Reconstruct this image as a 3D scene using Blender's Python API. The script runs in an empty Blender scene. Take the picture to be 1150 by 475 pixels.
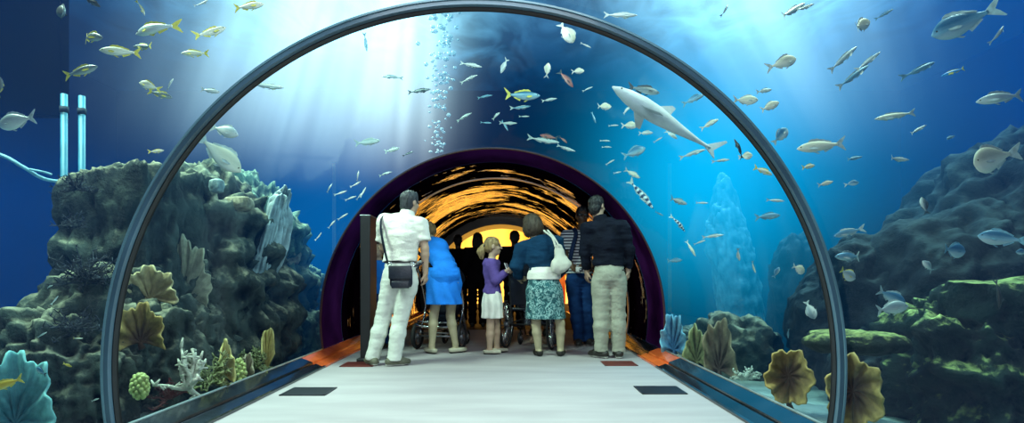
import bpy, bmesh, math, random
import numpy as np
from mathutils import Vector, Matrix
C = bpy.context.scene.collection
rng = np.random.RandomState(7); random.seed(7)
PI = math.pi
F = 640.0; HX, HY, CZ = 571.5, 311.0, 0.89      # focal length in pixels (1150 wide), vanishing point, eye height
AX, AZ, R = -0.18, 0.41, 1.915                    # tunnel axis (runs along +Y) and inner radius

def px(x, y, d):                                # a point seen at x, y standing d metres ahead
    k = d / F
    return np.array([(x - HX) * k, d, CZ - (y - HY) * k])
def exit_d(x, y):                               # distance at which the sight line leaves the tunnel
    a, b = (x - HX) / F, -(y - HY) / F
    p, q = -AX, CZ - AZ
    A = a*a + b*b; B = 2*(a*p + b*q); Cc = p*p + q*q - R*R
    return (-B + math.sqrt(B*B - 4*A*Cc)) / (2*A)

# ---------------------------------------------------------------- objects
def tag(o, label=None, cat=None, group=None, kind=None):
    if label: o['label'] = label
    if cat: o['category'] = cat
    if group: o['group'] = group
    if kind: o['kind'] = kind
    return o
def link(name, me, m=None, parent=None, loc=None):
    o = bpy.data.objects.new(name, me); C.objects.link(o)
    if m is not None and me is not None:
        me.materials.clear(); me.materials.append(m)
    if parent is not None: o.parent = parent
    if loc is not None: o.location = loc
    return o
def empty(name, loc, rz=0.0):
    o = bpy.data.objects.new(name, None); C.objects.link(o)
    o.location = loc; o.rotation_euler = (0, 0, rz); o.empty_display_size = .1
    return o
def mesh_np(name, v, f, smooth=True):
    me = bpy.data.meshes.new(name)
    me.from_pydata(np.asarray(v).tolist(), [], f.tolist() if hasattr(f, 'tolist') else f)
    me.update()
    if smooth: me.polygons.foreach_set('use_smooth', [True]*len(me.polygons))
    return me
def from_bm(name, bm, smooth=True):
    bmesh.ops.recalc_face_normals(bm, faces=bm.faces[:])
    me = bpy.data.meshes.new(name); bm.to_mesh(me); bm.free()
    if smooth: me.polygons.foreach_set('use_smooth', [True]*len(me.polygons))
    return me
def copy_tree(o, parent=None):
    c = o.copy(); C.objects.link(c); c.parent = parent
    for ch in o.children: copy_tree(ch, c)
    return c

# ---------------------------------------------------------------- bmesh shapes
def bx(bm, c, s, rz=0, bev=0, rot=None):
    r = bmesh.ops.create_cube(bm, size=1.0)
    M = Matrix.Translation(c) @ (rot.to_4x4() if rot is not None else Matrix.Rotation(rz, 4, 'Z')) @ Matrix.Diagonal((*s, 1))
    bmesh.ops.transform(bm, matrix=M, verts=r['verts'])
    if bev:
        es = list({e for v in r['verts'] for e in v.link_edges})
        bmesh.ops.bevel(bm, geom=es, offset=bev, segments=2, affect='EDGES', profile=.5)
def tube(bm, pts, r, n=10, closed=False, cap=True):
    pts = [Vector(p) for p in pts]; rings = []; N_ = len(pts)
    up = Vector((0, 0, 1)); prev = None
    for i, p in enumerate(pts):
        a = pts[(i-1) % N_] if (closed or i > 0) else pts[0]
        b = pts[(i+1) % N_] if (closed or i < N_-1) else pts[-1]
        t = (b - a).normalized()
        if prev is None:
            u = t.cross(up)
            if u.length < .1: u = t.cross(Vector((1, 0, 0)))
        else: u = prev - t*prev.dot(t)
        u.normalize(); prev = u; w = t.cross(u)
        rr = r[i] if isinstance(r, (list, tuple)) else r
        rings.append([bm.verts.new(p + (u*math.cos(2*PI*j/n) + w*math.sin(2*PI*j/n))*rr) for j in range(n)])
    for i in range(N_ if closed else N_-1):
        A, B = rings[i], rings[(i+1) % N_]
        for j in range(n): bm.faces.new((A[j], A[(j+1) % n], B[(j+1) % n], B[j]))
    if cap and not closed:
        bm.faces.new(rings[0][::-1]); bm.faces.new(rings[-1])
def ball(bm, c, r, sub=2, sc=(1, 1, 1)):
    q = bmesh.ops.create_icosphere(bm, subdivisions=sub, radius=r)
    bmesh.ops.transform(bm, matrix=Matrix.Translation(c) @ Matrix.Diagonal((*sc, 1)), verts=q['verts'])
def circ(c, r, axis='x', n=36):
    o = []
    for i in range(n):
        a = 2*PI*i/n
        o.append((c[0], c[1]+r*math.cos(a), c[2]+r*math.sin(a)) if axis == 'x' else (c[0]+r*math.cos(a), c[1], c[2]+r*math.sin(a)))
    return o
def smoothpts(P, n=6):                         # Catmull-Rom
    P = [Vector(p) for p in P]; Q = [P[0]] + P + [P[-1]]; out = []
    for i in range(1, len(Q)-2):
        for j in range(n):
            t = j/n; a, b, c, d = Q[i-1], Q[i], Q[i+1], Q[i+2]
            out.append(.5*((2*b) + (c-a)*t + (2*a-5*b+4*c-d)*t*t + (3*b-a-3*c+d)*t**3))
    out.append(P[-1]); return out

# ---------------------------------------------------------------- noise
_perm = rng.permutation(256); _val = rng.rand(256)*2 - 1
def vnoise(x, y, z):
    xi, yi, zi = np.floor(x).astype(int), np.floor(y).astype(int), np.floor(z).astype(int)
    fx, fy, fz = x-xi, y-yi, z-zi
    u, v, w = fx*fx*(3-2*fx), fy*fy*(3-2*fy), fz*fz*(3-2*fz)
    def h(a, b, c): return _val[_perm[(_perm[(_perm[a & 255]+b) & 255]+c) & 255]]
    def L(a, b, t): return a + (b-a)*t
    return L(L(L(h(xi, yi, zi), h(xi+1, yi, zi), u), L(h(xi, yi+1, zi), h(xi+1, yi+1, zi), u), v),
             L(L(h(xi, yi, zi+1), h(xi+1, yi, zi+1), u), L(h(xi, yi+1, zi+1), h(xi+1, yi+1, zi+1), u), v), w)
def fbm(x, y, z, o=4):
    s = 0; a = .5; 
    for i in range(o):
        s = s + a*vnoise(x + 17.3*i, y + 5.1*i, z + 9.7*i); x, y, z = x*2.03, y*2.03, z*2.03; a *= .5
    return s

# ---------------------------------------------------------------- implicit surfaces (bodies, clothes)
class SDF:
    def __init__(s, lo, hi, h):
        s.lo = np.array(lo, float); s.h = h
        s.n = np.ceil((np.array(hi)-s.lo)/h).astype(int)+1
        s.ax = [s.lo[i]+h*np.arange(s.n[i]) for i in range(3)]
        s.f = np.full(s.n, 1.0, np.float32)
    def box(s, lo, hi):
        a = np.clip(np.floor((np.array(lo)-s.lo)/s.h).astype(int), 0, s.n-1)
        b = np.clip(np.ceil((np.array(hi)-s.lo)/s.h).astype(int)+1, 1, s.n)
        sl = tuple(slice(a[i], b[i]) for i in range(3))
        X, Y, Z = np.meshgrid(*[s.ax[i][sl[i]] for i in range(3)], indexing='ij', sparse=True)
        return sl, X, Y, Z
    def put(s, fun, lo, hi, k, planes=(), sub=False):
        m = k + 3*s.h
        sl, X, Y, Z = s.box(np.array(lo)-m, np.array(hi)+m)
        d = fun(X, Y, Z)
        for (n, o) in planes: d = np.maximum(d, n[0]*X+n[1]*Y+n[2]*Z-o)
        g = s.f[sl]
        if g.size == 0: return
        if sub:
            d = -d; h = np.clip(.5-.5*(g-d)/k, 0, 1); s.f[sl] = g*(1-h)+d*h + k*h*(1-h)
        else:
            h = np.clip(.5+.5*(g-d)/k, 0, 1); s.f[sl] = g*(1-h)+d*h - k*h*(1-h)
    def cone(s, a, b, ra, rb, k=.02, sx=1, sy=1, planes=(), sub=False):
        a = np.array(a, float); b = np.array(b, float); ab = b-a; L2 = max(ab.dot(ab), 1e-9); mn = min(sx, sy, 1)
        def fun(X, Y, Z):
            t = np.clip(((X-a[0])*ab[0]+(Y-a[1])*ab[1]+(Z-a[2])*ab[2])/L2, 0, 1)
            qx = (X-a[0]-t*ab[0])/sx; qy = (Y-a[1]-t*ab[1])/sy; qz = Z-a[2]-t*ab[2]
            return (np.sqrt(qx*qx+qy*qy+qz*qz)-(ra+t*(rb-ra)))*mn
        r = max(ra, rb)*max(sx, sy, 1)
        s.put(fun, np.minimum(a, b)-r, np.maximum(a, b)+r, k, planes, sub)
    def ell(s, c, r, k=.02, Rm=None, planes=(), sub=False):
        c = np.array(c, float); r = np.array(r, float)
        Rm = np.eye(3) if Rm is None else Rm
        def fun(X, Y, Z):
            x, y, z = X-c[0], Y-c[1], Z-c[2]
            q = [(Rm[0, i]*x+Rm[1, i]*y+Rm[2, i]*z) for i in range(3)]
            k0 = np.sqrt(sum((q[i]/r[i])**2 for i in range(3))); k1 = np.sqrt(sum((q[i]/r[i]**2)**2 for i in range(3)))+1e-9
            return k0*(k0-1)/k1
        m = r.max(); s.put(fun, c-m, c+m, k, planes, sub)
    def cut(s, n, o, k=.004):
        X, Y, Z = np.meshgrid(*s.ax, indexing='ij', sparse=True)
        s.f = np.maximum(s.f, (n[0]*X+n[1]*Y+n[2]*Z-o).astype(np.float32))
    def noise(s, amp, fr, seed=0, o=2):
        i = np.argwhere(np.abs(s.f) < .06)
        p = [s.ax[j][i[:, j]]*fr[j]+seed for j in range(3)]
        s.f[i[:, 0], i[:, 1], i[:, 2]] += amp*fbm(p[0], p[1], p[2], o)*2
    def mesh(s, name):
        f = s.f.astype(np.float64); f[0] = f[-1] = 1; f[:, 0] = f[:, -1] = 1; f[:, :, 0] = f[:, :, -1] = 1
        S = f < 0; nx, ny, nz = f.shape
        cor = [(i, j, k) for i in (0, 1) for j in (0, 1) for k in (0, 1)]
        cnt = sum(S[i:nx-1+i, j:ny-1+j, k:nz-1+k].astype(np.int8) for i, j, k in cor)
        m = (cnt > 0) & (cnt < 8); ci = np.argwhere(m); idx = -np.ones(m.shape, int); idx[m] = np.arange(len(ci))
        V = np.stack([f[ci[:, 0]+i, ci[:, 1]+j, ci[:, 2]+k] for i, j, k in cor], 1)
        pos = np.zeros((len(ci), 3)); w = np.zeros(len(ci))
        for a in range(8):
            for b in range(a+1, 8):
                if sum(abs(cor[a][i]-cor[b][i]) for i in range(3)) != 1: continue
                va, vb = V[:, a], V[:, b]; cr = (va < 0) != (vb < 0)
                t = np.where(cr, va/np.where(cr, va-vb, 1), 0)[:, None]
                pos += np.where(cr[:, None], np.array(cor[a])+t*(np.array(cor[b])-np.array(cor[a])), 0); w += cr
        v = s.lo + s.h*(ci+pos/w[:, None]); fs = []
        def quads(d, off, o1, o2, sv):
            e = np.argwhere(d)+np.array(off); i, j, k = e.T
            ins = S[i, j, k]
            def g(a, b): q = e + a*np.array(o1) + b*np.array(o2); return idx[q[:, 0], q[:, 1], q[:, 2]]
            q = np.stack([g(-1, -1), g(0, -1), g(0, 0), g(-1, 0)], 1)
            q[~ins] = q[~ins][:, ::-1]; fs.append(q)
        quads(S[:-1, 1:-1, 1:-1] != S[1:, 1:-1, 1:-1], (0, 1, 1), (0, 1, 0), (0, 0, 1), 0)
        quads(S[1:-1, :-1, 1:-1] != S[1:-1, 1:, 1:-1], (1, 0, 1), (0, 0, 1), (1, 0, 0), 1)
        quads(S[1:-1, 1:-1, :-1] != S[1:-1, 1:-1, 1:], (1, 1, 0), (1, 0, 0), (0, 1, 0), 2)
        return mesh_np(name, v, np.concatenate(fs))

# ---------------------------------------------------------------- materials
def newmat(name):
    m = bpy.data.materials.new(name); m.use_nodes = True
    nt = m.node_tree; nt.nodes.clear()
    return m, nt, nt.nodes.new('ShaderNodeOutputMaterial')
def nd(nt, typ, ins=None, **kw):
    n = nt.nodes.new('ShaderNode'+typ)
    for k, v in kw.items(): setattr(n, k, v)
    for k, v in (ins or {}).items():
        if hasattr(v, 'is_output'): nt.links.new(v, n.inputs[k])
        elif hasattr(v, 'outputs'): nt.links.new(v.outputs[0], n.inputs[k])
        else:
            if isinstance(v, (tuple, list)) and len(v) == 3 and n.inputs[k].type == 'RGBA': v = (*v, 1)
            n.inputs[k].default_value = v
    return n
def mth(nt, op, a, b=None, c=None):
    ins = {0: a}
    if b is not None: ins[1] = b
    if c is not None: ins[2] = c
    return nd(nt, 'Math', ins, operation=op)
def ramp(nt, fac, stops, interp='LINEAR'):
    n = nd(nt, 'ValToRGB', {0: fac}); e = n.color_ramp.elements; n.color_ramp.interpolation = interp
    while len(e) < len(stops): e.new(.5)
    for i, (p, c) in enumerate(stops):
        e[i].position = p; e[i].color = (*c, 1) if len(c) == 3 else c
    return n
def mixc(nt, fac, a, b, bt='MIX'):
    n = nt.nodes.new('ShaderNodeMix'); n.data_type = 'RGBA'; n.blend_type = bt
    for i, v in ((0, fac), (6, a), (7, b)):
        if hasattr(v, 'outputs'): nt.links.new(v.outputs[0] if v.bl_idname != 'ShaderNodeMix' else v.outputs[2], n.inputs[i])
        elif hasattr(v, 'is_output'): nt.links.new(v, n.inputs[i])
        else: n.inputs[i].default_value = (*v, 1) if isinstance(v, (tuple, list)) else v
    return n.outputs[2]
def objco(nt, sc=(1, 1, 1), kind='Object'):
    t = nd(nt, 'TexCoord')
    return nd(nt, 'Mapping', {0: t.outputs[kind], 'Scale': sc})
def pbr(name, col, rough=.6, metal=0.0, var=.25, scale=6.0, bump=.0, bscale=40.0, spec=.5, coat=0.0, sc=(1, 1, 1)):
    m, nt, out = newmat(name)
    co = objco(nt, sc)
    n = nd(nt, 'TexNoise', {0: co, 'Scale': scale, 'Detail': 5.0})
    lo = tuple(c*(1-var) for c in col); hi = tuple(min(1, c*(1+var)) for c in col)
    cr = ramp(nt, n, [(.3, lo), (.7, hi)])
    b = nd(nt, 'BsdfPrincipled', {'Base Color': cr, 'Roughness': rough, 'Metallic': metal, 'Specular IOR Level': spec, 'Coat Weight': coat, 'Coat Roughness': .1})
    if bump:
        bn = nd(nt, 'TexNoise', {0: co, 'Scale': bscale, 'Detail': 4.0})
        bp = nd(nt, 'Bump', {'Height': bn, 'Strength': bump, 'Distance': .02}); nt.links.new(bp.outputs[0], b.inputs['Normal'])
    nt.links.new(b.outputs[0], out.inputs[0])
    return m
M = {}
M['steel'] = pbr('ring steel', (.06, .125, .18), .38, .0, .35, 2, .0, coat=.3)
M['gasket'] = pbr('black gasket', (.006, .009, .014), .4)
M['black'] = pbr('black plastic', (.008, .008, .011), .45)
M['rubber'] = pbr('black rubber', (.012, .012, .015), .7)
M['chrome'] = pbr('bright metal', (.6, .62, .65), .25, 1.0, .1)
M['grey_metal'] = pbr('grey metal', (.25, .26, .29), .35, .8, .1)
M['white_plastic'] = pbr('white plastic', (.75, .75, .74), .4, 0, .05)
M['vent'] = pbr('vent metal', (.012, .012, .022), .5, .3)
M['amber_vent'] = pbr('red vent metal', (.16, .03, .025), .5, .2)
M['skin_light'] = pbr('pale skin', (.46, .31, .22), .55, 0, .12, 9)
M['skin_leg'] = pbr('bare skin', (.40, .34, .22), .55, 0, .12, 9)
M['skin_dark'] = pbr('brown skin', (.13, .068, .042), .5, 0, .15, 9)
M['white_cloth'] = pbr('white cotton', (.78, .76, .70), .9, 0, .06, 8, .25, 60, spec=.12)
M['cream_cloth'] = pbr('stone cotton', (.62, .64, .60), .9, 0, .12, 8, .3, 50, spec=.12)
M['khaki'] = pbr('khaki cotton', (.33, .33, .27), .9, 0, .16, 7, .35, 45, spec=.12)
M['black_cloth'] = pbr('black cotton', (.006, .008, .017), .85, 0, .3, 8, .3, 50, spec=.12)
M['teal_cloth'] = pbr('teal knit', (.006, .036, .085), .9, 0, .25, 8, .3, 90, spec=.12)
M['blue_cloth'] = pbr('bright blue jersey', (.015, .19, .72), .8, 0, .18, 6, .25, 50, spec=.12)
M['purple_cloth'] = pbr('purple knit', (.11, .07, .27), .9, 0, .22, 9, .3, 80, spec=.12)
M['denim'] = pbr('blue denim', (.008, .035, .125), .9, 0, .4, 7, .3, 60, spec=.12)
M['navy_cloth'] = pbr('navy cloth', (.008, .016, .05), .85, 0, .3, 8, .3, 50, spec=.12)
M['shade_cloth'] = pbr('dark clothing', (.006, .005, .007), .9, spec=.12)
M['hair_brown'] = pbr('brown hair', (.05, .032, .02), .5, 0, .6, 5, .5, 30, sc=(8, 8, 1))
M['hair_dark'] = pbr('dark hair', (.012, .011, .013), .45, 0, .6, 5, .5, 30, sc=(8, 8, 1))
M['hair_grey'] = pbr('dark grey hair', (.03, .032, .04), .5, 0, .7, 5, .5, 30, sc=(8, 8, 1))
M['hair_blond'] = pbr('blond hair', (.27, .18, .08), .5, 0, .5, 5, .5, 30, sc=(8, 8, 1))
M['leather'] = pbr('black leather', (.008, .010, .022), .4, 0, .3, 10, .2, 60)
M['cream_bag'] = pbr('cream canvas', (.58, .57, .50), .8, 0, .08, 10, .2, 70)
M['shoe_dark'] = pbr('dark shoe leather', (.018, .015, .013), .5, 0, .3)
M['shoe_tan'] = pbr('olive shoe suede', (.10, .10, .07), .7, 0, .4, 20)
M['shoe_pale'] = pbr('cream shoe leather', (.50, .47, .36), .5)
M['sole'] = pbr('pale sole', (.45, .45, .42), .7)
M['eye'] = pbr('dark eye', (.01, .01, .01), .1)
M['belt'] = pbr('black belt', (.006, .006, .007), .4)
def stripes_mat():
    m, nt, out = newmat('navy and white striped jersey')
    co = objco(nt); sp = nd(nt, 'SeparateXYZ', {0: co})
    fr = mth(nt, 'FRACT', mth(nt, 'MULTIPLY', sp.outputs[2], 26.0))
    cr = ramp(nt, fr, [(0, (.008, .012, .04)), (.42, (.55, .56, .60))], 'CONSTANT')
    b = nd(nt, 'BsdfPrincipled', {'Base Color': cr, 'Roughness': .9}); nt.links.new(b.outputs[0], out.inputs[0]); return m
M['striped'] = stripes_mat()
def pattern_mat(name, a, b_, c, sc, stretch=(1, 1, 1)):
    m, nt, out = newmat(name)
    co = objco(nt, stretch)
    n = nd(nt, 'TexNoise', {0: co, 'Scale': sc, 'Detail': 3.0, 'Distortion': 1.5})
    cr = ramp(nt, n, [(.35, a), (.5, b_), (.57, c), (.63, b_)])
    b = nd(nt, 'BsdfPrincipled', {'Base Color': cr, 'Roughness': .85}); nt.links.new(b.outputs[0], out.inputs[0]); return m
M['teal_print'] = pattern_mat('teal leaf print', (.004, .035, .05), (.02, .12, .14), (.34, .52, .52), 22, (1, 1, .8))
M['grey_print'] = pattern_mat('grey blue print', (.02, .02, .05), (.10, .11, .18), (.35, .36, .42), 20)
# ================================================================ the setting
Y0, YA, YS, YE = -2.5, 6.27, 14.6, 19.0         # start, end of the clear tunnel, end of the dark tunnel, end wall
HW = 1.625                                      # half width of the walkway
th0 = math.asin((0.09-AZ)/R)                    # the acrylic springs from the ledge
def arc(r, n=72, a0=th0, a1=PI-th0):
    return [(AX + r*math.cos(a0+(a1-a0)*i/n), AZ + r*math.sin(a0+(a1-a0)*i/n)) for i in range(n+1)]
def sweep(name, prof, y0, y1, ny=1, closed=False, uv=False):
    n = len(prof); v = []; f = []
    for j in range(ny+1):
        for (x, z) in prof: v.append((x, y0+(y1-y0)*j/ny, z))
    for j in range(ny):
        for i in range(n if closed else n-1):
            a, b = j*n+i, j*n+(i+1) % n; f.append((a, b, b+n, a+n))
    if closed: f += [tuple(range(n))[::-1], tuple(range(ny*n, ny*n+n))]
    me = mesh_np(name, v, f, not closed)
    if closed:
        bm = bmesh.new(); bm.from_mesh(me); bmesh.ops.recalc_face_normals(bm, faces=bm.faces[:])
        bmesh.ops.triangulate(bm, faces=[q for q in bm.faces if len(q.verts) > 4]); bm.to_mesh(me); bm.free()
    if uv:
        l = me.uv_layers.new(name='UVMap')
        for p in me.polygons:
            for li in p.loop_indices:
                vi = me.loops[li].vertex_index; l.data[li].uv = ((vi % n)/(n-1), (vi//n)/ny)
    return me
def struct(name, me, m): return tag(link(name, me, m), kind='structure')

# --- floor: pale grey carpet
def floor_mat():
    m, nt, out = newmat('pale grey carpet')
    co = objco(nt)
    n1 = nd(nt, 'TexNoise', {0: nd(nt, 'Mapping', {0: co, 'Scale': (.5, 2.2, 1)}), 'Scale': 2.0, 'Detail': 5.0})
    n2 = nd(nt, 'TexNoise', {0: co, 'Scale': 260.0, 'Detail': 2.0})
    a = ramp(nt, n1, [(.3, (.31, .28, .30)), (.7, (.39, .355, .375))])
    c = mixc(nt, .18, a, n2.outputs[0], 'OVERLAY')
    bp = nd(nt, 'Bump', {'Height': n2, 'Strength': .15, 'Distance': .01})
    b = nd(nt, 'BsdfPrincipled', {'Base Color': c, 'Roughness': .75, 'Normal': bp, 'Specular IOR Level': .3})
    nt.links.new(b.outputs[0], out.inputs[0]); return m
bm = bmesh.new(); bx(bm, (AX, (Y0+9.6)/2, -.05), (2*HW+.02, 9.6-Y0, .1)); struct('floor', from_bm('floor', bm, False), floor_mat())

bm = bmesh.new(); bx(bm, (AX, (9.6+YE)/2, -.05), (8.6, YE-9.6, .1)); struct('floor_inner', from_bm('floor', bm, False), pbr('dark carpet', (.02, .015, .018), .8))
# --- acrylic: thin clear sheet
def acrylic_mat():
    m, nt, out = newmat('clear acrylic')
    co = objco(nt, (1.0, .25, 1.0))
    n = nd(nt, 'TexNoise', {0: co, 'Scale': 3.0, 'Detail': 2.0})
    bp = nd(nt, 'Bump', {'Height': n, 'Strength': .12, 'Distance': .05})
    fr = nd(nt, 'Fresnel', {'IOR': 1.42, 'Normal': bp})
    fac = mth(nt, 'MULTIPLY', fr, .32)
    tr = nd(nt, 'BsdfTransparent', {0: (.95, .985, 1, 1)})
    gl = nd(nt, 'BsdfGlossy', {0: (.8, .92, 1, 1), 'Roughness': .07, 'Normal': bp})
    mx = nd(nt, 'MixShader', {0: fac, 1: tr, 2: gl}); nt.links.new(mx.outputs[0], out.inputs[0]); return m
M['acrylic'] = acrylic_mat()
struct('window_1', sweep('acrylic', arc(R), Y0, 2.93), M['acrylic'])
struct('window_2', sweep('acrylic', arc(R), 2.99, YA), M['acrylic'])

# --- steel joint ring between two acrylic panels
def ring(bm, r0, r1, y0, y1, n=128):
    prof = [(r0, y0), (r1, y0), (r1, y1), (r0, y1)]; rows = []
    for i in range(n+1):
        a = th0+(PI-2*th0)*i/n
        rows.append([bm.verts.new((AX+r*math.cos(a), y, AZ+r*math.sin(a))) for r, y in prof])
    for i in range(n):
        for j in range(4): bm.faces.new((rows[i][j], rows[i][(j+1) % 4], rows[i+1][(j+1) % 4], rows[i+1][j]))
    bm.faces.new(rows[0]); bm.faces.new(rows[-1][::-1])
def ring_obj(name, m, *a, parent=None):
    bm = bmesh.new(); ring(bm, *a); me = from_bm(name, bm, False); o = link(name, me, m, parent)
    return o
er = empty('joint_ring', (0, 0, 0))
tag(er, 'blue grey steel ring arching over the walkway, joining the clear tunnel panels', 'ring')
ring_obj('ring_band', M['steel'], R-.034, R-.004, 2.925, 2.985, parent=er)
ring_obj('gasket', M['gasket'], R-.039, R-.0345, 2.955, 3.0, parent=er)
ring_obj('gasket', M['gasket'], R-.039, R-.008, 2.987, 3.0, parent=er)
o = ring_obj('rim_strip', pbr('pale seal', (.12, .24, .30), .25, 0, .2, 3), R-.012, R-.002, 2.917, 2.924, parent=er)
er['kind'] = 'thing'
# seam where the clear part meets the dark part, and a bright seam deeper in
e2 = ring_obj('end_ring', pbr('dark purple seal', (.02, .01, .03), .5), R-.02, R-.007, YA+.0, YA+.045)
tag(e2, 'thin dark ring where the clear tunnel meets the dark purple tunnel', 'ring')
e3 = ring_obj('seam_ring', pbr('brushed copper seam', (.8, .66, .64), .3, .6, .1), R-.03, R-.012, 8.15, 8.19)
tag(e3, 'thin shiny seam arch inside the dark purple tunnel before the orange arch', 'ring')

# --- dark glossy tunnel with an amber room at its end
def shell_mat():
    m, nt, out = newmat('dark glossy purple lining')
    t = nd(nt, 'TexCoord'); uv = nd(nt, 'Mapping', {0: t.outputs['UV'], 'Scale': (2.2, 46, 1)})
    n = nd(nt, 'TexNoise', {0: uv, 'Scale': 1.0, 'Detail': 4.0, 'Roughness': .6})
    uv2 = nd(nt, 'Mapping', {0: t.outputs['UV'], 'Scale': (7, 9, 1)})
    n2 = nd(nt, 'TexNoise', {0: uv2, 'Scale': 1.0, 'Detail': 2.0})
    h = mth(nt, 'ADD', n, mth(nt, 'MULTIPLY', n2, .8))
    bp = nd(nt, 'Bump', {'Height': h, 'Strength': .42, 'Distance': .05})
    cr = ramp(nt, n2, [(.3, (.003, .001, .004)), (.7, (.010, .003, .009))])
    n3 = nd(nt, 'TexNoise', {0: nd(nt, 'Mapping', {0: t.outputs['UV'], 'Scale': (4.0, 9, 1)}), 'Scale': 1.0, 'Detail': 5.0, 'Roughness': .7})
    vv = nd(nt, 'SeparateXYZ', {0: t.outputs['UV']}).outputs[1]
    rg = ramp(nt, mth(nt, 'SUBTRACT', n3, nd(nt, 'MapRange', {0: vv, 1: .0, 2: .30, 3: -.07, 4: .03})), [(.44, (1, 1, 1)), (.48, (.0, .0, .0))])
    cr2 = mixc(nt, rg, cr, (1.0, .78, .58))  # orange tint put into mirror patches to place and strengthen the amber reflections
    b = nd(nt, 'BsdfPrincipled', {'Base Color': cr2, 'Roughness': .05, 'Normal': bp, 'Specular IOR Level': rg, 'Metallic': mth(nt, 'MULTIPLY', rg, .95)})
    nt.links.new(b.outputs[0], out.inputs[0]); return m
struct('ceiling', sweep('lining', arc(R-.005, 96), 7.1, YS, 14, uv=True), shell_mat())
M['lining'] = pbr('satin purple lining', (.06, .010, .085), .6, 0, .7, 1.2, .1, 6, spec=0)
struct('ceiling_2', sweep('lining', arc(R-.004, 96), YA+.05, 7.1, 4), M['lining'])
bm = bmesh.new(); ring(bm, R-.2, R-.007, YS-1.2, YS); struct('trim_1', from_bm('arch', bm, False), pbr('black arch', (.006, .003, .006), .35))
def glow(name, stops, strength, sc):
    m, nt, out = newmat(name)
    n = nd(nt, 'TexNoise', {0: objco(nt, sc), 'Scale': 1.0, 'Detail': 3.0})
    cr = ramp(nt, n, stops); e = nd(nt, 'Emission', {0: cr, 'Strength': strength})
    nt.links.new(e.outputs[0], out.inputs[0]); return m
M['amber_lit'] = glow('amber lit wall', [(.35, (1, .33, .02)), (.5, (1, .50, .07)), (.62, (1, .66, .24))], 2.3, (.55, 1, .1))
bm = bmesh.new(); bx(bm, (AX, YE, 1.6), (9, .1, 4.4)); struct('wall_far', from_bm('wall', bm, False), M['amber_lit'])
for s, nm in ((-1, 'wall_left'), (1, 'wall_right')):
    bm = bmesh.new(); bx(bm, (AX+s*4.3, (YS+YE)/2, 1.6), (.1, YE-YS, 4.4)); struct(nm, from_bm('wall', bm, False), pbr('red room wall', (.55, .12, .02), .6))
bm = bmesh.new(); bx(bm, (AX, (YS+YE)/2+.03, 3.75), (8.6, YE-YS, .1)); struct('ceiling_1', from_bm('room ceiling', bm, False), pbr('room ceiling', (.4, .2, .05), .7))
# red panel glowing on the far wall
bm = bmesh.new(); bx(bm, (1.22, YE-.1, .95), (1.3, .06, 1.9), bev=.02)
tag(link('lit_panel', from_bm('panel', bm, False), glow('red glowing panel', [(.4, (.75, .07, .01)), (.6, (1, .22, .03))], .8, (1, 1, 1.5))), 'glowing red panel on the amber wall at the tunnel end', 'panel')

# --- ledges at the foot of the acrylic
M['ledge'] = pbr('black glossy ledge', (.012, .016, .022), .13, 0, .5, 3, .04, 12, spec=.6, coat=.15)
M['ledge_orange_glow'] = pbr('orange glow painted glossy ledge', (.80, .13, .03), .25, 0, .3, 4, .15, 8, coat=.4)  # orange light on the ledge put into its base colour
def led(s, y0, y1):
    P = [(HW, -.02), (HW, .016), (HW+.022, .018), (HW+.026, .006), (HW+.10, .036), (HW+.104, .022), (HW+.128, .030), (HW+.132, .050), (R*math.cos(th0)-.025, .09), (R*math.cos(th0)+.02, .09), (R*math.cos(th0)+.02, -.4)]
    pr = [(AX+s*a, b) for a, b in P]
    return sweep('ledge', pr if s > 0 else pr[::-1], y0, y1, 1, True)
for s, nm in ((-1, 'baseboard_left'), (1, 'baseboard_right')):
    me = led(s, Y0, 5.62); me.polygons.foreach_set('use_smooth', [False]*len(me.polygons)); struct(nm, me, M['ledge'])
    me = led(s, 6.42, YS); me.polygons.foreach_set('use_smooth', [False]*len(me.polygons)); struct(nm+'_inner', me, M['ledge_orange_glow'] if s < 0 else M['ledge'])
    me = led(s, 5.62, 6.42); me.polygons.foreach_set('use_smooth', [False]*len(me.polygons))
    tag(link('glow_painted_ledge', me, M['ledge_orange_glow']), ('orange glow painted glossy ledge section beside the black post' if s < 0 else 'orange glow painted glossy ledge section behind the man in khaki trousers'), 'ledge')
    # pale sealing bead along the acrylic foot
    bm = bmesh.new(); x = AX+s*(R*math.cos(th0)-.012); tube(bm, [(x, Y0, .094), (x, YA, .094)], .009, 8)
    struct('trim_%d' % (3 if s > 0 else 2), from_bm('bead', bm), pbr('pale seal bead', (.22, .30, .32), .35))

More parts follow.
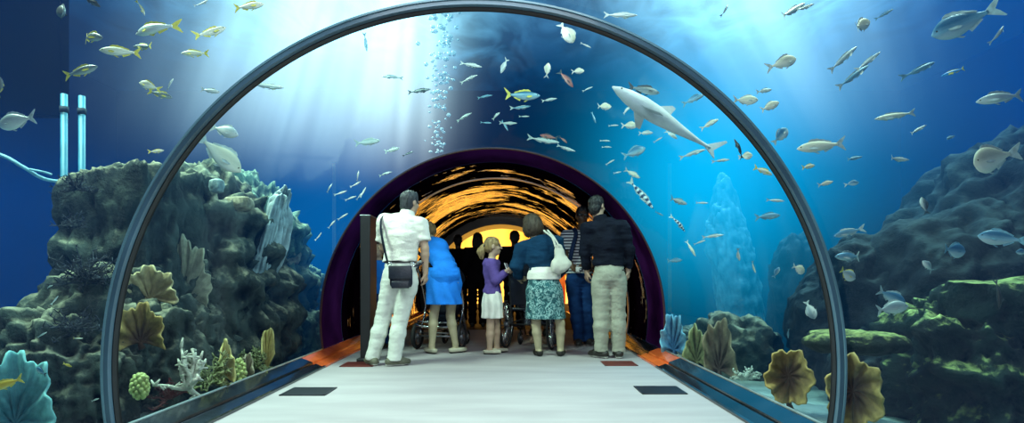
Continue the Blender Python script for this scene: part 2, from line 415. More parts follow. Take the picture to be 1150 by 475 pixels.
# --- floor vents
def vent(x, y, w, d, m, label):
    e = empty('floor_vent', (x, y, 0)); tag(e, label, 'vent')
    bm = bmesh.new()
    for sx in (-1, 1): bx(bm, (sx*(w/2-.008), 0, .004), (.016, d, .008))
    for sy in (-1, 1): bx(bm, (0, sy*(d/2-.008), .004), (w, .016, .008))
    link('frame', from_bm('frame', bm, False), m, e)
    bm = bmesh.new(); n = 15
    for i in range(n): bx(bm, (-w/2+.02+(w-.04)*(i+.5)/n, 0, .004), ((w-.04)/n*.62, d-.03, .006))
    link('grille', from_bm('grille', bm, False), m, e)
    bm = bmesh.new(); bx(bm, (0, 0, .0012), (w-.02, d-.02, .002)); link('well', from_bm('well', bm, False), M['gasket'], e)
for (x, y, m, l) in ((347, 440, 'vent', 'dark floor vent near the left ledge, closest to the steel ring'),
                     (741, 438.5, 'vent', 'dark floor vent near the right ledge, closest to the steel ring'),
                     (404, 409.5, 'amber_vent', 'reddish floor vent beside the shoe of the man in white polo'),
                     (695, 408.5, 'amber_vent', 'reddish floor vent in front of the man in khaki trousers')):
    d = CZ*F/(y-HY); p = px(x, y, d)
    vent(p[0], d, .345 if m == 'vent' else .33, .30, M[m], l)

# --- the tank: walls, sea bed, self-glowing water surface, water
TX, TZ0, TZ1, TY1 = 10.0, -.7, 5.6, YS-.02
def tank_mat():
    m, nt, out = newmat('blue tank wall')
    n = nd(nt, 'TexNoise', {0: objco(nt), 'Scale': .5, 'Detail': 4.0})
    cr = ramp(nt, n, [(.3, (.0, .004, .02)), (.7, (.0, .012, .05))])
    b = nd(nt, 'BsdfPrincipled', {'Base Color': cr, 'Roughness': .8}); nt.links.new(b.outputs[0], out.inputs[0]); return m
M['tank'] = tank_mat()
for nm, c, s in (('wall_tank_left', (-TX-.1, 9.7, 2.4), (.1, 25, 7)), ('wall_tank_right', (TX+.1, 9.7, 2.4), (.1, 25, 7))):
    bm = bmesh.new(); bx(bm, c, s); struct(nm, from_bm(nm, bm, False), M['tank'])
a_ = arc(R+.02, 64)
struct('wall_tank_back', sweep('wall_tank_back', ([(-TX-.2, -.9), (-TX-.2, 5.9), (TX+.2, 5.9), (TX+.2, -.9), (a_[0][0], -.9)] + a_ + [(a_[-1][0], -.9)])[::-1], YS, YS+.1, 1, True), M['tank'])
for sx, nm in ((-1, 'wall_tank_near_left'), (1, 'wall_tank_near_right')):
    bm = bmesh.new(); bx(bm, (AX+sx*(R+4.1), Y0-.1, 2.4), (8.2, .1, 7)); struct(nm, from_bm(nm, bm, False), M['tank'])
bm = bmesh.new(); bx(bm, (-7.3, 5.9, 4.15), (5.4, .12, 3.2)); struct('wall_overhang', from_bm('wall_overhang', bm, False), pbr('dark tank overhang', (.0005, .001, .003), .9, spec=0))
def seabed():
    nx, ny = 90, 110; v = []; f = []
    X = np.linspace(-TX, TX, nx); Yy = np.linspace(Y0, TY1, ny)
    gx, gy = np.meshgrid(X, Yy)
    z = -.12+.16*fbm(gx*.8, gy*.8, gx*0+3, 3)+.03*fbm(gx*4, gy*4, gx*0, 2)
    w = np.clip((np.abs(gx-AX)-2.3)/4, 0, 1); z = z - w*.25
    z = np.where(np.abs(gx-AX) < 2.15, np.minimum(z, .03), z)
    v = np.stack([gx.ravel(), gy.ravel(), z.ravel()], 1)
    for j in range(ny-1):
        for i in range(nx-1):
            if abs((X[i]+X[i+1])/2-AX) < 1.85: continue
            a = j*nx+i; f.append((a, a+1, a+nx+1, a+nx))
    return mesh_np('seabed', v, f)
struct('ground', seabed(), pbr('pale coral sand', (.30, .36, .33), .9, 0, .45, 3, .5, 25))
def surface_mat():
    m, nt, out = newmat('self-glowing water surface')  # surface glows by itself, no lamp shines through it
    co = nd(nt, 'TexCoord'); sp = nd(nt, 'SeparateXYZ', {0: co.outputs['Object']})
    n = nd(nt, 'TexNoise', {0: nd(nt, 'Mapping', {0: co.outputs['Object'], 'Scale': (1, .55, 1)}), 'Scale': 1.1, 'Detail': 4.0, 'Distortion': 1.2})
    def spot(x, y, r):  # round pool of lamp light put into the surface's emission
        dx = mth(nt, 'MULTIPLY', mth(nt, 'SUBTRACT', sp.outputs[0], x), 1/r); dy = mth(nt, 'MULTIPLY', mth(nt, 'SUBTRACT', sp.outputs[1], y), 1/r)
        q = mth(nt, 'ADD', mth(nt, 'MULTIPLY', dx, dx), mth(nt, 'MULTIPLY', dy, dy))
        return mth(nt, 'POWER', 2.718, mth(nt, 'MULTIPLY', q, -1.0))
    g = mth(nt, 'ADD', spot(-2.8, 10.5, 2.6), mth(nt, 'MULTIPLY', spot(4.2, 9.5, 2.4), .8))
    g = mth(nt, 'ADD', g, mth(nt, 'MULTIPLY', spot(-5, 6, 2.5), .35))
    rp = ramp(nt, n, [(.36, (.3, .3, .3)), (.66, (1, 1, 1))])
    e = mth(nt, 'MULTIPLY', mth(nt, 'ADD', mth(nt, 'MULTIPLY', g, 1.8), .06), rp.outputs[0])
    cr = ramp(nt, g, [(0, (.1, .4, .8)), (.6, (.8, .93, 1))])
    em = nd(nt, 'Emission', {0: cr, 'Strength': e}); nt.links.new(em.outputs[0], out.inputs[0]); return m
bm = bmesh.new(); bmesh.ops.create_grid(bm, x_segments=1, y_segments=1, size=1, matrix=Matrix.Translation((0, 9.75, TZ1+.06)) @ Matrix.Diagonal((TX+.2, 12.4, 1, 1)))
me = from_bm('surface', bm, False); so = struct('water_surface', me, surface_mat()); 

def water_mat():
    m, nt, out = newmat('sea water')  # haze, light shafts and shaded zones are put into the water's emission
    g = nd(nt, 'NewGeometry'); P = g.outputs['Position']; sp = nd(nt, 'SeparateXYZ', {0: P})
    x, y, z = sp.outputs
    def mr(v, a, b, c, d): return nd(nt, 'MapRange', {0: v, 1: a, 2: b, 3: c, 4: d}, interpolation_type='SMOOTHSTEP')
    ab = nd(nt, 'VolumeAbsorption', {0: (0.0, .60, .74, 1), 'Density': .19})
    def beam(A, D, w0, wc, streak, seed):  # shaft of light as glow in the volume
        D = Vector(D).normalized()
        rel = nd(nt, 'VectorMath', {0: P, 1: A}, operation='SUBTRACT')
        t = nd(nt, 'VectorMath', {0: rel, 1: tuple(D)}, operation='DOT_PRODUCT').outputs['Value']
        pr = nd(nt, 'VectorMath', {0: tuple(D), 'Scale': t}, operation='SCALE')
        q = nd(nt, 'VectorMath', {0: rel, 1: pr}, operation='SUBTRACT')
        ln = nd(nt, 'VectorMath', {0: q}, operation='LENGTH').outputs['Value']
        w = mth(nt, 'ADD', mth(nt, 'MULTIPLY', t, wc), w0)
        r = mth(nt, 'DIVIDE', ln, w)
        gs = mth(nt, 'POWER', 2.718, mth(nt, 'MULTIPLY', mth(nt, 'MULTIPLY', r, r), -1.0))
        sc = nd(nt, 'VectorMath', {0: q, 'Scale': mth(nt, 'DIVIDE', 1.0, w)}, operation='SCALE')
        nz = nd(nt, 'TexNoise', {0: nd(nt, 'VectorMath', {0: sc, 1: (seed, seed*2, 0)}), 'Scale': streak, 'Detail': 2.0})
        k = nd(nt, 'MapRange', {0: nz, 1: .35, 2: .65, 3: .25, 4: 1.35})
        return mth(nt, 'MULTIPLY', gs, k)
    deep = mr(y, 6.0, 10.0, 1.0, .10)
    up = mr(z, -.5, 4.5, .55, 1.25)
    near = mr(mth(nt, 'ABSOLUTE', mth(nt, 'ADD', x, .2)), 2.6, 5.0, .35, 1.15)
    shade = mth(nt, 'SUBTRACT', 1.0, mth(nt, 'MULTIPLY', mth(nt, 'MULTIPLY', mr(x, -2.6, -4.2, 0.0, 1.0), mr(z, 1.9, 2.6, 0.0, 1.0)), .72))  # overhang shade put into the glow, upper left
    shr = mth(nt, 'SUBTRACT', 1.0, mth(nt, 'MULTIPLY', mth(nt, 'MULTIPLY', mr(x, 1.9, 3.2, 0.0, 1.0), mr(z, 2.6, 1.0, 0.0, 1.0)), .6))  # lower right darkened in the glow as well
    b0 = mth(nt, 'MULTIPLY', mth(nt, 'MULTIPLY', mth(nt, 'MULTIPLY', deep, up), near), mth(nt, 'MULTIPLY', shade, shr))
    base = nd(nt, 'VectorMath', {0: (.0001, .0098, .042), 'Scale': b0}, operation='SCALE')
    cy = nd(nt, 'VectorMath', {0: P, 1: (2.9, 8.0, 2.6)}, operation='SUBTRACT')  # soft patches of blue light put into the emission
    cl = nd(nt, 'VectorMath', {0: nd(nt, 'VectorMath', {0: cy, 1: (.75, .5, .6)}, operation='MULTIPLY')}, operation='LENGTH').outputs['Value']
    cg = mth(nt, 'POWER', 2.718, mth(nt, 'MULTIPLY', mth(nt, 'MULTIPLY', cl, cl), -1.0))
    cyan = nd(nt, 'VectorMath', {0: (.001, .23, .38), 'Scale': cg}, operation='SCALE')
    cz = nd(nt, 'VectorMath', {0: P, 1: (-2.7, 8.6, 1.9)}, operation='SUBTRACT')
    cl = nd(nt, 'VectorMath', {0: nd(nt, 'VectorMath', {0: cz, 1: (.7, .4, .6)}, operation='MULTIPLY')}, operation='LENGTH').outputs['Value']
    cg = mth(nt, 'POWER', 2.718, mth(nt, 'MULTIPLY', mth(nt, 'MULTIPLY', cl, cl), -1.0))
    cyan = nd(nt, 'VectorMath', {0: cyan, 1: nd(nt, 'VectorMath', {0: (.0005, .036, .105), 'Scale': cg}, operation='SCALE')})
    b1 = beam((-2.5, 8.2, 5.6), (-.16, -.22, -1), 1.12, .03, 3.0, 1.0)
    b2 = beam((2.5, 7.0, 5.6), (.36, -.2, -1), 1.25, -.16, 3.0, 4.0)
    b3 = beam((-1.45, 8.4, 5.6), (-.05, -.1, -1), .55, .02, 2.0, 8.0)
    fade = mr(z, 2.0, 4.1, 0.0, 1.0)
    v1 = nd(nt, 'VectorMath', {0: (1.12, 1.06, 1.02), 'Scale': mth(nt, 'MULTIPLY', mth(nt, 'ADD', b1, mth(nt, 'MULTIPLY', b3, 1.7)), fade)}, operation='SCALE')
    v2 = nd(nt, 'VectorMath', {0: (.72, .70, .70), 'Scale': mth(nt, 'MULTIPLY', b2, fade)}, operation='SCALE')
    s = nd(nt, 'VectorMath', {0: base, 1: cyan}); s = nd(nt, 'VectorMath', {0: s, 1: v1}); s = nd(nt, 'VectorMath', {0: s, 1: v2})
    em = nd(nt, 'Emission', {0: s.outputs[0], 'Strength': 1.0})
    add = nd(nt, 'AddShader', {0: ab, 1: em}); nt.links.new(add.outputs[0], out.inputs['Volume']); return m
def water():
    a = arc(R+.03, 64)
    prof = [(-TX, TZ0), (-TX, TZ1), (TX, TZ1), (TX, TZ0), (a[0][0], TZ0)] + a + [(a[-1][0], TZ0)]
    return sweep('water', prof[::-1], Y0, TY1, 1, True)
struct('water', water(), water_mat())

# ================================================================ light and camera
def area(name, loc, target, size, power, col, size_y=None):
    l = bpy.data.lights.new(name, 'AREA'); l.energy = power; l.color = col; l.size = size
    if size_y: l.shape = 'RECTANGLE'; l.size_y = size_y
    o = bpy.data.objects.new(name, l); C.objects.link(o); o.location = loc
    o.rotation_euler = (Vector(target)-Vector(loc)).to_track_quat('-Z', 'Y').to_euler(); return o
area('tank_lamp', (-4.0, 3.5, 5.2), (-3.2, 5.0, 0), 1.6, 900, (1, .86, .58))
area('tank_lamp', (-2.6, 8.5, 5.3), (-2.8, 7.0, 0), 1.6, 480, (1, .88, .62))
area('tank_lamp', (3.2, 3.4, 5.2), (2.9, 4.3, 0), 1.6, 430, (1, .88, .62))
area('tank_lamp', (3.6, 8.0, 5.3), (3.0, 6.0, 0), 1.8, 230, (.9, .97, 1))
area('walkway_fill', (AX, 2.6, 3.2), (AX, 4.6, 0), 1.6, 75, (1, .98, .95), 2.4)  # added fill light above the tunnel, brightens the floor and visitors
area('walkway_fill', (AX-.3, -1.0, 2.1), (AX, 5.5, .9), 1.2, 52, (1, .98, .94))  # added unseen fill behind the camera, lights visitors from the front
w = bpy.data.worlds.new('world'); bpy.context.scene.world = w; w.use_nodes = True
w.node_tree.nodes['Background'].inputs[0].default_value = (.35, .55, .85, 1); w.node_tree.nodes['Background'].inputs[1].default_value = .3
cam = bpy.data.cameras.new('camera'); co = bpy.data.objects.new('camera', cam); C.objects.link(co)
co.location = (0, 0, CZ); co.rotation_euler = (PI/2, 0, 0)
cam.sensor_width = 36; cam.lens = 36*F/1150; cam.shift_x = (575-HX)/1150; cam.shift_y = (HY-237.5)/1150; cam.clip_start = .02
sc = bpy.context.scene; sc.camera = co
sc.view_settings.view_transform = 'Standard'; sc.view_settings.look = 'None'
sc.cycles.max_bounces = 6; sc.cycles.transparent_max_bounces = 24; sc.cycles.volume_bounces = 0
sc.cycles.diffuse_bounces = 2; sc.cycles.glossy_bounces = 3; sc.cycles.sample_clamp_indirect = 4
sc.cycles.volume_step_rate = .22; sc.cycles.volume_max_steps = 128; sc.cycles.caustics_reflective = False; sc.cycles.caustics_refractive = False
# ================================================================ people
A3 = lambda *v: np.array(v, float)
def rotz(a):                                    # a: heading, 0 looks along +Y (away from the camera), + turns towards +X
    return np.array([[math.cos(a), math.sin(a), 0], [-math.sin(a), math.cos(a), 0], [0, 0, 1]])
def headmat(yaw, pitch, roll=0):
    p, r = math.radians(pitch), math.radians(roll)
    Rx = np.array([[1, 0, 0], [0, math.cos(p), -math.sin(p)], [0, math.sin(p), math.cos(p)]])
    Ry = np.array([[math.cos(r), 0, math.sin(r)], [0, 1, 0], [-math.sin(r), 0, math.cos(r)]])
    return rotz(math.radians(yaw)) @ Rx @ Ry
def add_hand(S, w, d, n, s, side, curl=.5):
    d = d/np.linalg.norm(d); n = n-d*n.dot(d); n = n/np.linalg.norm(n); t = np.cross(d, n)*side
    S.cone(w-d*.01*s, w+d*.02*s+t*.0, .026*s, .026*s, .015)
    for q in (-.027, -.009, .009, .026):
        S.cone(w+d*.02*s+t*q*.7*s, w+d*.085*s+t*q*s, .0135*s, .0125*s, .012)
    for q, L in ((-.029, .058), (-.0095, .072), (.0095, .078), (.028, .07)):
        b = w+d*.088*s+t*q*s; c1 = curl; d1 = d*math.cos(c1)+n*math.sin(c1); d2 = d*math.cos(2.1*c1)+n*math.sin(2.1*c1)
        m = b+d1*L*.52*s; S.cone(b, m, .0095*s, .0088*s, .006); S.cone(m, m+d2*L*.48*s, .0088*s, .0072*s, .005)
    b = w+d*.028*s+t*.03*s; d1 = d*.75+t*.6+n*.25; d1 /= np.linalg.norm(d1); m = b+d1*.04*s
    S.cone(b, m, .012*s, .0105*s, .012); d2 = d*.95+t*.15+n*.35; d2 /= np.linalg.norm(d2); S.cone(m, m+d2*.03*s, .0105*s, .0085*s, .006)

class Person:
    def __init__(p, label, root, k, H, J, yaw=0, pitch=0, roll=0, head=None, fem=False, feet=(0, 0), skin='skin_light', leg=None,
                 sx=1, sy=.72, hands=((0, 1, 0), (0, 1, 0)), hn=None, group=None, h=.0085, chestw=1.0, curl=.5, hidden_hands=False):
        p.k, p.x0, p.d = k, root, k*F; p.s = H/1.75; p.H = H; p.sx, p.sy, p.fem, p.h = sx, sy, fem, h
        p.loc = ((root-HX)*k, k*F, 0)
        p.J = {n: A3((q[0]-root)*k, q[2] if len(q) > 2 else 0, CZ-(q[1]-HY)*k) for n, q in J.items()}
        p.feet = [math.radians(a) for a in feet]; p.hd = headmat(yaw, pitch, roll); p.hdr = head or .098; p.cw = chestw
        pts = np.array(list(p.J.values())); p.lo = pts.min(0)-.32; p.hi = pts.max(0)+.32; p.lo[2] = -.02
        p.body(label, skin, hands, hn, group, curl)
    def sdf(p, lo=None, hi=None, h=None): return SDF(p.lo if lo is None else lo, p.hi if hi is None else hi, h or p.h)
    def torso(p, S, g, k=.03, planes=()):
        J, s, cw = p.J, p.s, p.cw; sx, sy = p.sx, p.sy; hw = 1.0 if not p.fem else 1.02
        ws = .125 if not p.fem else .112; ch = .152 if not p.fem else .135
        mid = (J['shL']+J['shR'])/2; top = mid-A3(0, 0, .07*s); nk = J['neck']-(J['head']-J['neck'])*.35; nk = nk*.6+mid*.4
        S.cone(J['pelvis'], J['waist'], (.15*hw)*s+g, ws*cw*s+g, k, sx, sy, planes)
        S.cone(J['waist'], J['chest'], ws*cw*s+g, ch*cw*s+g, k, sx, sy, planes)
        S.cone(J['chest'], top, ch*cw*s+g, .105*s+g, k, sx, sy, planes)
        for a in 'LR': S.cone(nk-A3(0, 0, .012*s), J['sh'+a]-A3(0, 0, .008*s), .062*s+g, .050*s+g, .06, 1, 1, planes)
    def legs(p, S, g0, g1, k=.02, planes=(), to=1.0, g2=None):
        J, s = p.J, p.s
        for a in 'LR':
            hp, kn, an = J['hip'+a], J['kn'+a], J['an'+a]
            S.cone(hp, kn, .088*s+g0, .055*s+g1, k, planes=planes)
            c = kn+(an-kn)*.3+A3(0, -.012*s if p.sy < 1 else 0, 0)
            S.cone(kn, c, .053*s+g1, .056*s+g1, k, planes=planes)
            S.cone(c, an, .056*s+g1, .036*s+(g1 if g2 is None else g2), k, planes=planes)
    def body(p, label, skin, hands, hn, group, curl):
        S = p.sdf(); J, s = p.J, p.s
        p.torso(S, -.012); p.legs(S, -.004, 0)
        S.ell(J['pelvis']-A3(0, 0, .02), A3(.15*p.sx, .15*p.sy, .11)*s, .03)
        S.cone(J['neck']-A3(0, 0, .06*s), J['head']-A3(0, 0, .05*s), .056*s, .052*s, .025)
        for i, a in enumerate('LR'):
            sh, el, wr = J['sh'+a], J['el'+a], J['wr'+a]
            S.cone(sh, el, .052*s, .041*s, .025)
            m = el+(wr-el)*.25; S.cone(el, m, .041*s, .042*s, .015); S.cone(m, wr, .042*s, .026*s, .015)
            d = A3(*hands[i]); n = A3(*(hn[i] if hn else ((.9, .4, 0) if a == 'L' else (-.9, .4, 0))))
            add_hand(S, wr, d, n, s*.95, 1 if a == 'L' else -1, curl)
            f = p.feet[i]; an = J['an'+a]; dv = A3(math.sin(f), math.cos(f), 0); g = A3(an[0], an[1], .035*s)
            S.cone(g-dv*.045*s, g+dv*.12*s, .034*s, .028*s, .02); S.cone(an, g, .034*s, .036*s, .02)
        p.head(S)
        o = link('person', S.mesh('body'), M[skin], None, p.loc); p.o = tag(o, label, 'person', group); p.skin = skin
        Rm, c = p.hd, J['head']; q = p.hdr/.098
        for sgn in (-1, 1):
            bm = bmesh.new(); ball(bm, c+Rm@(A3(sgn*.032, .079, .004)*q), .0125*q, 2); link('eye', from_bm('eye', bm), M['eye'], o)
    def head(p, S):
        c, Rm, q = p.J['head'], p.hd, p.hdr/.098
        P = lambda x, y, z: c+Rm@(A3(x, y, z)*q)
        S.ell(P(0, -.008, .025), A3(.074, .094, .088)*q, .02, Rm)
        S.ell(P(0, .022, -.045), A3(.056, .068, .068)*q, .03, Rm)
        S.ell(P(0, .052, -.085), A3(.030, .032, .024)*q, .02, Rm)
        for g in (-1, 1):
            S.ell(P(g*.033, .088, .006), A3(.016, .014, .012)*q, .008, Rm, sub=True)
            S.ell(P(g*.076, -.004, -.008), A3(.011, .022, .032)*q, .008, Rm)
            S.ell(P(g*.04, .062, -.028), A3(.022, .022, .02)*q, .015, Rm)
        S.ell(P(0, .082, .026), A3(.05, .012, .010)*q, .012, Rm)
        S.cone(P(0, .088, .012), P(0, .108, -.024), .009*q, .0145*q, .010)
        S.ell(P(0, .088, -.055), A3(.024, .010, .006)*q, .005, Rm); S.ell(P(0, .086, -.066), A3(.020, .010, .007)*q, .005, Rm)
    def add(p, name, S, m, label=None, parent=None):
        return tag(link(name, S.mesh(name), M[m], parent or p.o), label)
    def hair(p, style, m):
        c, Rm, q = p.J['head'], p.hd, p.hdr/.098
        P = lambda x, y, z: c+Rm@(A3(x, y, z)*q)
        S = SDF(c-.26*q, c+.2*q, .006)
        S.ell(P(0, -.014, .032), A3(.083, .099, .090)*q, .01, Rm)
        if style == 'short': S.ell(P(0, -.045, -.03), A3(.068, .062, .075)*q, .02, Rm); S.ell(P(0, .02, .085), A3(.06, .06, .035)*q, .02, Rm)
        if style == 'bob':
            S.ell(P(0, -.03, -.03), A3(.118, .105, .118)*q, .03, Rm); S.ell(P(0, -.01, .035), A3(.098, .108, .096)*q, .02, Rm)
            for g in (-1, 1): S.ell(P(g*.07, .0, -.055), A3(.042, .065, .088)*q, .02, Rm)
        if style == 'long':
            S.ell(P(0, -.03, -.08), A3(.098, .075, .15)*q, .03, Rm)
        if style in ('pony', 'bun'): S.ell(P(0, -.04, -.01), A3(.075, .068, .075)*q, .02, Rm)
        S.ell(P(0, .115, -.05), A3(.066, .078, .105)*q, .012, Rm, sub=True)
        S.noise(.006, (60, 60, 22), 3.0)
        o = p.add('hair', S, m)
        if style == 'pony':
            S = SDF(c-.34*q, c+.2*q, .006)
            S.cone(P(0, -.115, .0), P(.0, -.15, -.07), .034*q, .046*q, .03); S.cone(P(0, -.15, -.07), P(.01, -.135, -.15), .046*q, .02*q, .03)
            S.noise(.008, (50, 50, 18), 1.0); p.add('ponytail', S, m)
            bm = bmesh.new(); tube(bm, [Vector(P(.03*math.cos(a), -.11+.01*math.sin(a), .005+.03*math.sin(a))) for a in np.linspace(0, 2*PI, 16)[:-1]], .008, 6, True)
            link('hair_band', from_bm('hair_band', bm), M['gasket'], p.o)
    def top(p, name, m, g=.02, hem=None, sleeve='long', neck=.07, hemcut=None, nz=.010, cuff=.85, hemg=0, nodown=False):
        J, s = p.J, p.s; S = p.sdf()
        p.torso(S, g); pl = J['pelvis']
        S.cone(pl-A3(0, 0, .10*s), pl, .155*s+g+hemg, .155*s+g, .03, p.sx, p.sy)
        hm = hem if hem is not None else pl[2]
        hx = (hemcut or 0.0)
        S.cut((hx, 0, -1), -hm+hx*pl[0])
        for a in 'LR':
            sh, el, wr = J['sh'+a], J['el'+a], J['wr'+a]
            if sleeve == 'short':
                d = el-sh; L = np.linalg.norm(d); d = d/L; e = sh+d*L*.72
                S.cone(sh, sh+d*L*.9, .062*s+g*.8, .060*s+g*.9, .025, planes=[(d, d.dot(e))])
            elif sleeve == 'long':
                d = wr-el; L = np.linalg.norm(d); d = d/L; e = el+d*L*cuff
                S.cone(sh, el, .056*s+g, .047*s+g*.8, .03); S.cone(el, wr, .047*s+g*.8, .033*s+g*.6, .02, planes=[(d, d.dot(e))])
        S.noise(nz*.6, (6, 6, 19), 2.0, 3); S.noise(nz*.35, (15, 15, 9), 7.0, 2)
        nk = J['neck']; up = J['head']-nk; up = up/np.linalg.norm(up); b = nk+up*(-.07+neck)*s
        S.cut(up, up.dot(b))
        return p.add(name, S, m)
    def collar(p, m):
        J, s = p.J, p.s; S = SDF(J['neck']-.16, J['neck']+.16, .006)
        up = J['head']-J['neck']; up /= np.linalg.norm(up); b = J['neck']
        S.cone(b-up*.03*s, b+up*.035*s, .084*s, .070*s, .005); S.cut(up, up.dot(b+up*.035*s)); S.cut(-up, -up.dot(b-up*.045*s))
        return p.add('collar', S, m)
    def trousers(p, m, top, g=.016, g1=.028, g2=.038, nz=.012, hem=.055):
        S = p.sdf(); J, s = p.J, p.s
        p.legs(S, g, g1, .025, g2=g2)
        for a in 'LR': S.cone(J['an'+a], J['an'+a]-A3(0, 0, .04), .036*s+g2, .038*s+g2, .01)
        S.ell(J['pelvis']-A3(0, .02*s, .03*s), A3(.16*p.sx, .165*p.sy, .13)*s, .04)
        S.cone(J['pelvis'], J['waist'], .152*s+g*.6, .126*p.cw*s+g*.6, .03, p.sx, p.sy)
        S.cut((0, 0, 1), top); S.cut((0, 0, -1), -hem*s)
        for q_, (fx, fz) in enumerate(((6, 26), (9, 15))): S.noise(nz*(.55 if q_ == 0 else .45), (fx, fx, fz), 5.0+q_, 3)
        return p.add('trousers', S, m)
    def skirt(p, m, top, hem, r0, r1, name='skirt', folds=10, amp=.006, cx=None):
        S = p.sdf(); c = p.J['pelvis']; a = A3(p.J['waist'][0], p.J['waist'][1], top); b = A3(c[0] if cx is None else cx, c[1], hem)
        S.cone(a, a+(b-a)*.4, r0, r0+(r1-r0)*.75, .03, p.sx, p.sy*1.05); S.cone(a+(b-a)*.4, b-A3(0, 0, .05), r0+(r1-r0)*.75, r1, .03, p.sx, p.sy*1.05)
        X, Y, Z = np.meshgrid(*S.ax, indexing='ij', sparse=True)
        th = np.arctan2((Y-b[1])/.75, X-b[0]); w = np.clip((top-Z)/(top-hem), 0, 1)
        S.f += (amp*w*np.sin(th*folds+2*np.sin(Z*9))).astype(np.float32)
        S.noise(.006, (8, 8, 8), 4.0); S.cut((0, 0, 1), top); S.cut((0, 0, -1), -hem)
        return p.add(name, S, m)
    def shoes(p, m, sole='sole', low=False, h=.006):
        J, s = p.J, p.s
        for i, a in enumerate('LR'):
            f = p.feet[i]; an = J['an'+a]; dv = A3(math.sin(f), math.cos(f), 0); g = A3(an[0], an[1], .045*s)
            S = SDF(g-.24*s, g+.24*s, h)
            S.cone(g-dv*.05*s, g+dv*.06*s, .044*s, .047*s, .02); S.cone(g+dv*.06*s-A3(0, 0, .006*s), g+dv*.135*s-A3(0, 0, .012*s), .047*s, .034*s, .03)
            if not low: S.cone(an+A3(0, 0, .0)*s, g-dv*.01, .050*s, .05*s, .02)
            S.cut((0, 0, 1), (.062 if low else .105)*s); S.cut((0, 0, -1), -.018*s)
            o = p.add('shoe', S, m)
            T = SDF(g-.24*s, g+.24*s, h)
            T.cone(g-dv*.055*s, g+dv*.06*s, .047*s, .050*s, .01); T.cone(g+dv*.06*s, g+dv*.137*s, .050*s, .037*s, .02)
            T.cut((0, 0, 1), .019*s); T.cut((0, 0, -1), -.001)
            p.add('sole', T, sole, parent=o)
    def beltring(p, z, m='belt', hgt=.035, g=.022):
        J, s = p.J, p.s; S = p.sdf(); 
        S.cone(J['pelvis'], J['waist'], .152*s+g, .126*p.cw*s+g, .03, p.sx, p.sy); S.cut((0, 0, 1), z+hgt/2); S.cut((0, 0, -1), -(z-hgt/2))
        return p.add('belt', S, m)
def strap(name, pts, w, t, m, parent):          # flat ribbon along points: (point, normal)
    bm = bmesh.new(); rows = []
    for i, (q, n) in enumerate(pts):
        q, n = Vector(q), Vector(n).normalized(); a = Vector(pts[max(i-1, 0)][0]); b = Vector(pts[min(i+1, len(pts)-1)][0])
        tn = (b-a).normalized(); sd = tn.cross(n).normalized()
        rows.append([bm.verts.new(q+sd*w/2+n*t/2), bm.verts.new(q-sd*w/2+n*t/2), bm.verts.new(q-sd*w/2-n*t/2), bm.verts.new(q+sd*w/2-n*t/2)])
    for A, B in zip(rows, rows[1:]):
        for j in range(4): bm.faces.new((A[j], A[(j+1) % 4], B[(j+1) % 4], B[j]))
    bm.faces.new(rows[0]); bm.faces.new(rows[-1][::-1])
    return link(name, from_bm(name, bm, False), m, parent)

# --- the man in the white polo shirt
p = Person('man in white polo shirt and pale trousers, black bag strapped across his back', 430, .00899, 1.77,
    dict(head=(459.5, 227, .04), neck=(457, 241, .01), chest=(452, 262), waist=(450, 288), pelvis=(449, 307), shL=(432, 250), shR=(472, 251),
         elL=(427, 277, .14), elR=(477, 279, .0), wrL=(440, 290, .32), wrR=(477, 306, .05), hipL=(440, 318), hipR=(458, 318),
         knL=(429, 360, .03), knR=(449, 361, .0), anL=(418, 401.5, .0), anR=(444, 401, -.05)),
    yaw=38, pitch=-6, feet=(-35, 62), hands=((.7, .6, .1), (.0, .25, -1)), chestw=1.06)
p.hair('short', 'hair_grey'); p.top('polo_shirt', 'white_cloth', .026, 1.045, 'short', .055, nz=.013); p.collar('white_cloth')
p.trousers('cream_cloth', 1.06, .02, .022, .032, .007); p.beltring(1.05); p.shoes('shoe_tan')
M1 = p
# --- his bag: rests on his hip
def wpt(P, x, y, dy): return Vector(((x-HX)*P.k, P.d+dy, CZ-(y-HY)*P.k))
c = wpt(p, 454.5, 311, -.19); bag = empty('shoulder_bag', c); tag(bag, 'black leather shoulder bag hanging on the back of the man in white polo', 'bag')
bm = bmesh.new(); bx(bm, (0, 0, 0), (.22, .085, .21), bev=.035); ob = link('bag_body', from_bm('bag', bm), M['leather'], bag)
bm = bmesh.new(); bx(bm, (0, -.05, .045), (.225, .018, .13), bev=.008); link('flap', from_bm('flap', bm), M['leather'], bag)
bm = bmesh.new(); bx(bm, (0, -.05, -.075), (.17, .015, .07), bev=.006); link('front_pocket', from_bm('pocket', bm), M['leather'], bag)
for sx in (-.11, .11):
    bm = bmesh.new(); tube(bm, circ((sx, -.01, .125), .018, 'y', 14), .004, 6, True); link('buckle_ring', from_bm('ringlet', bm), M['chrome'], bag)
def rel(q): return Vector(q)-c
sp_ = smoothpts([wpt(p, 440.5, 297, -.19), wpt(p, 437, 285, -.175), wpt(p, 433, 267, -.165), wpt(p, 430.5, 252, -.115), wpt(p, 431, 243, -.045), wpt(p, 437, 240.5, .06), wpt(p, 447, 253, .17), wpt(p, 460, 275, .18), wpt(p, 474, 290, .08), wpt(p, 474, 297, -.06), wpt(p, 469, 299, -.18)], 5)
cen = wpt(p, 452, 268, 0)
strap('strap', [(rel(q), (q-cen).normalized()) for q in sp_], .03, .008, M['leather'], bag)

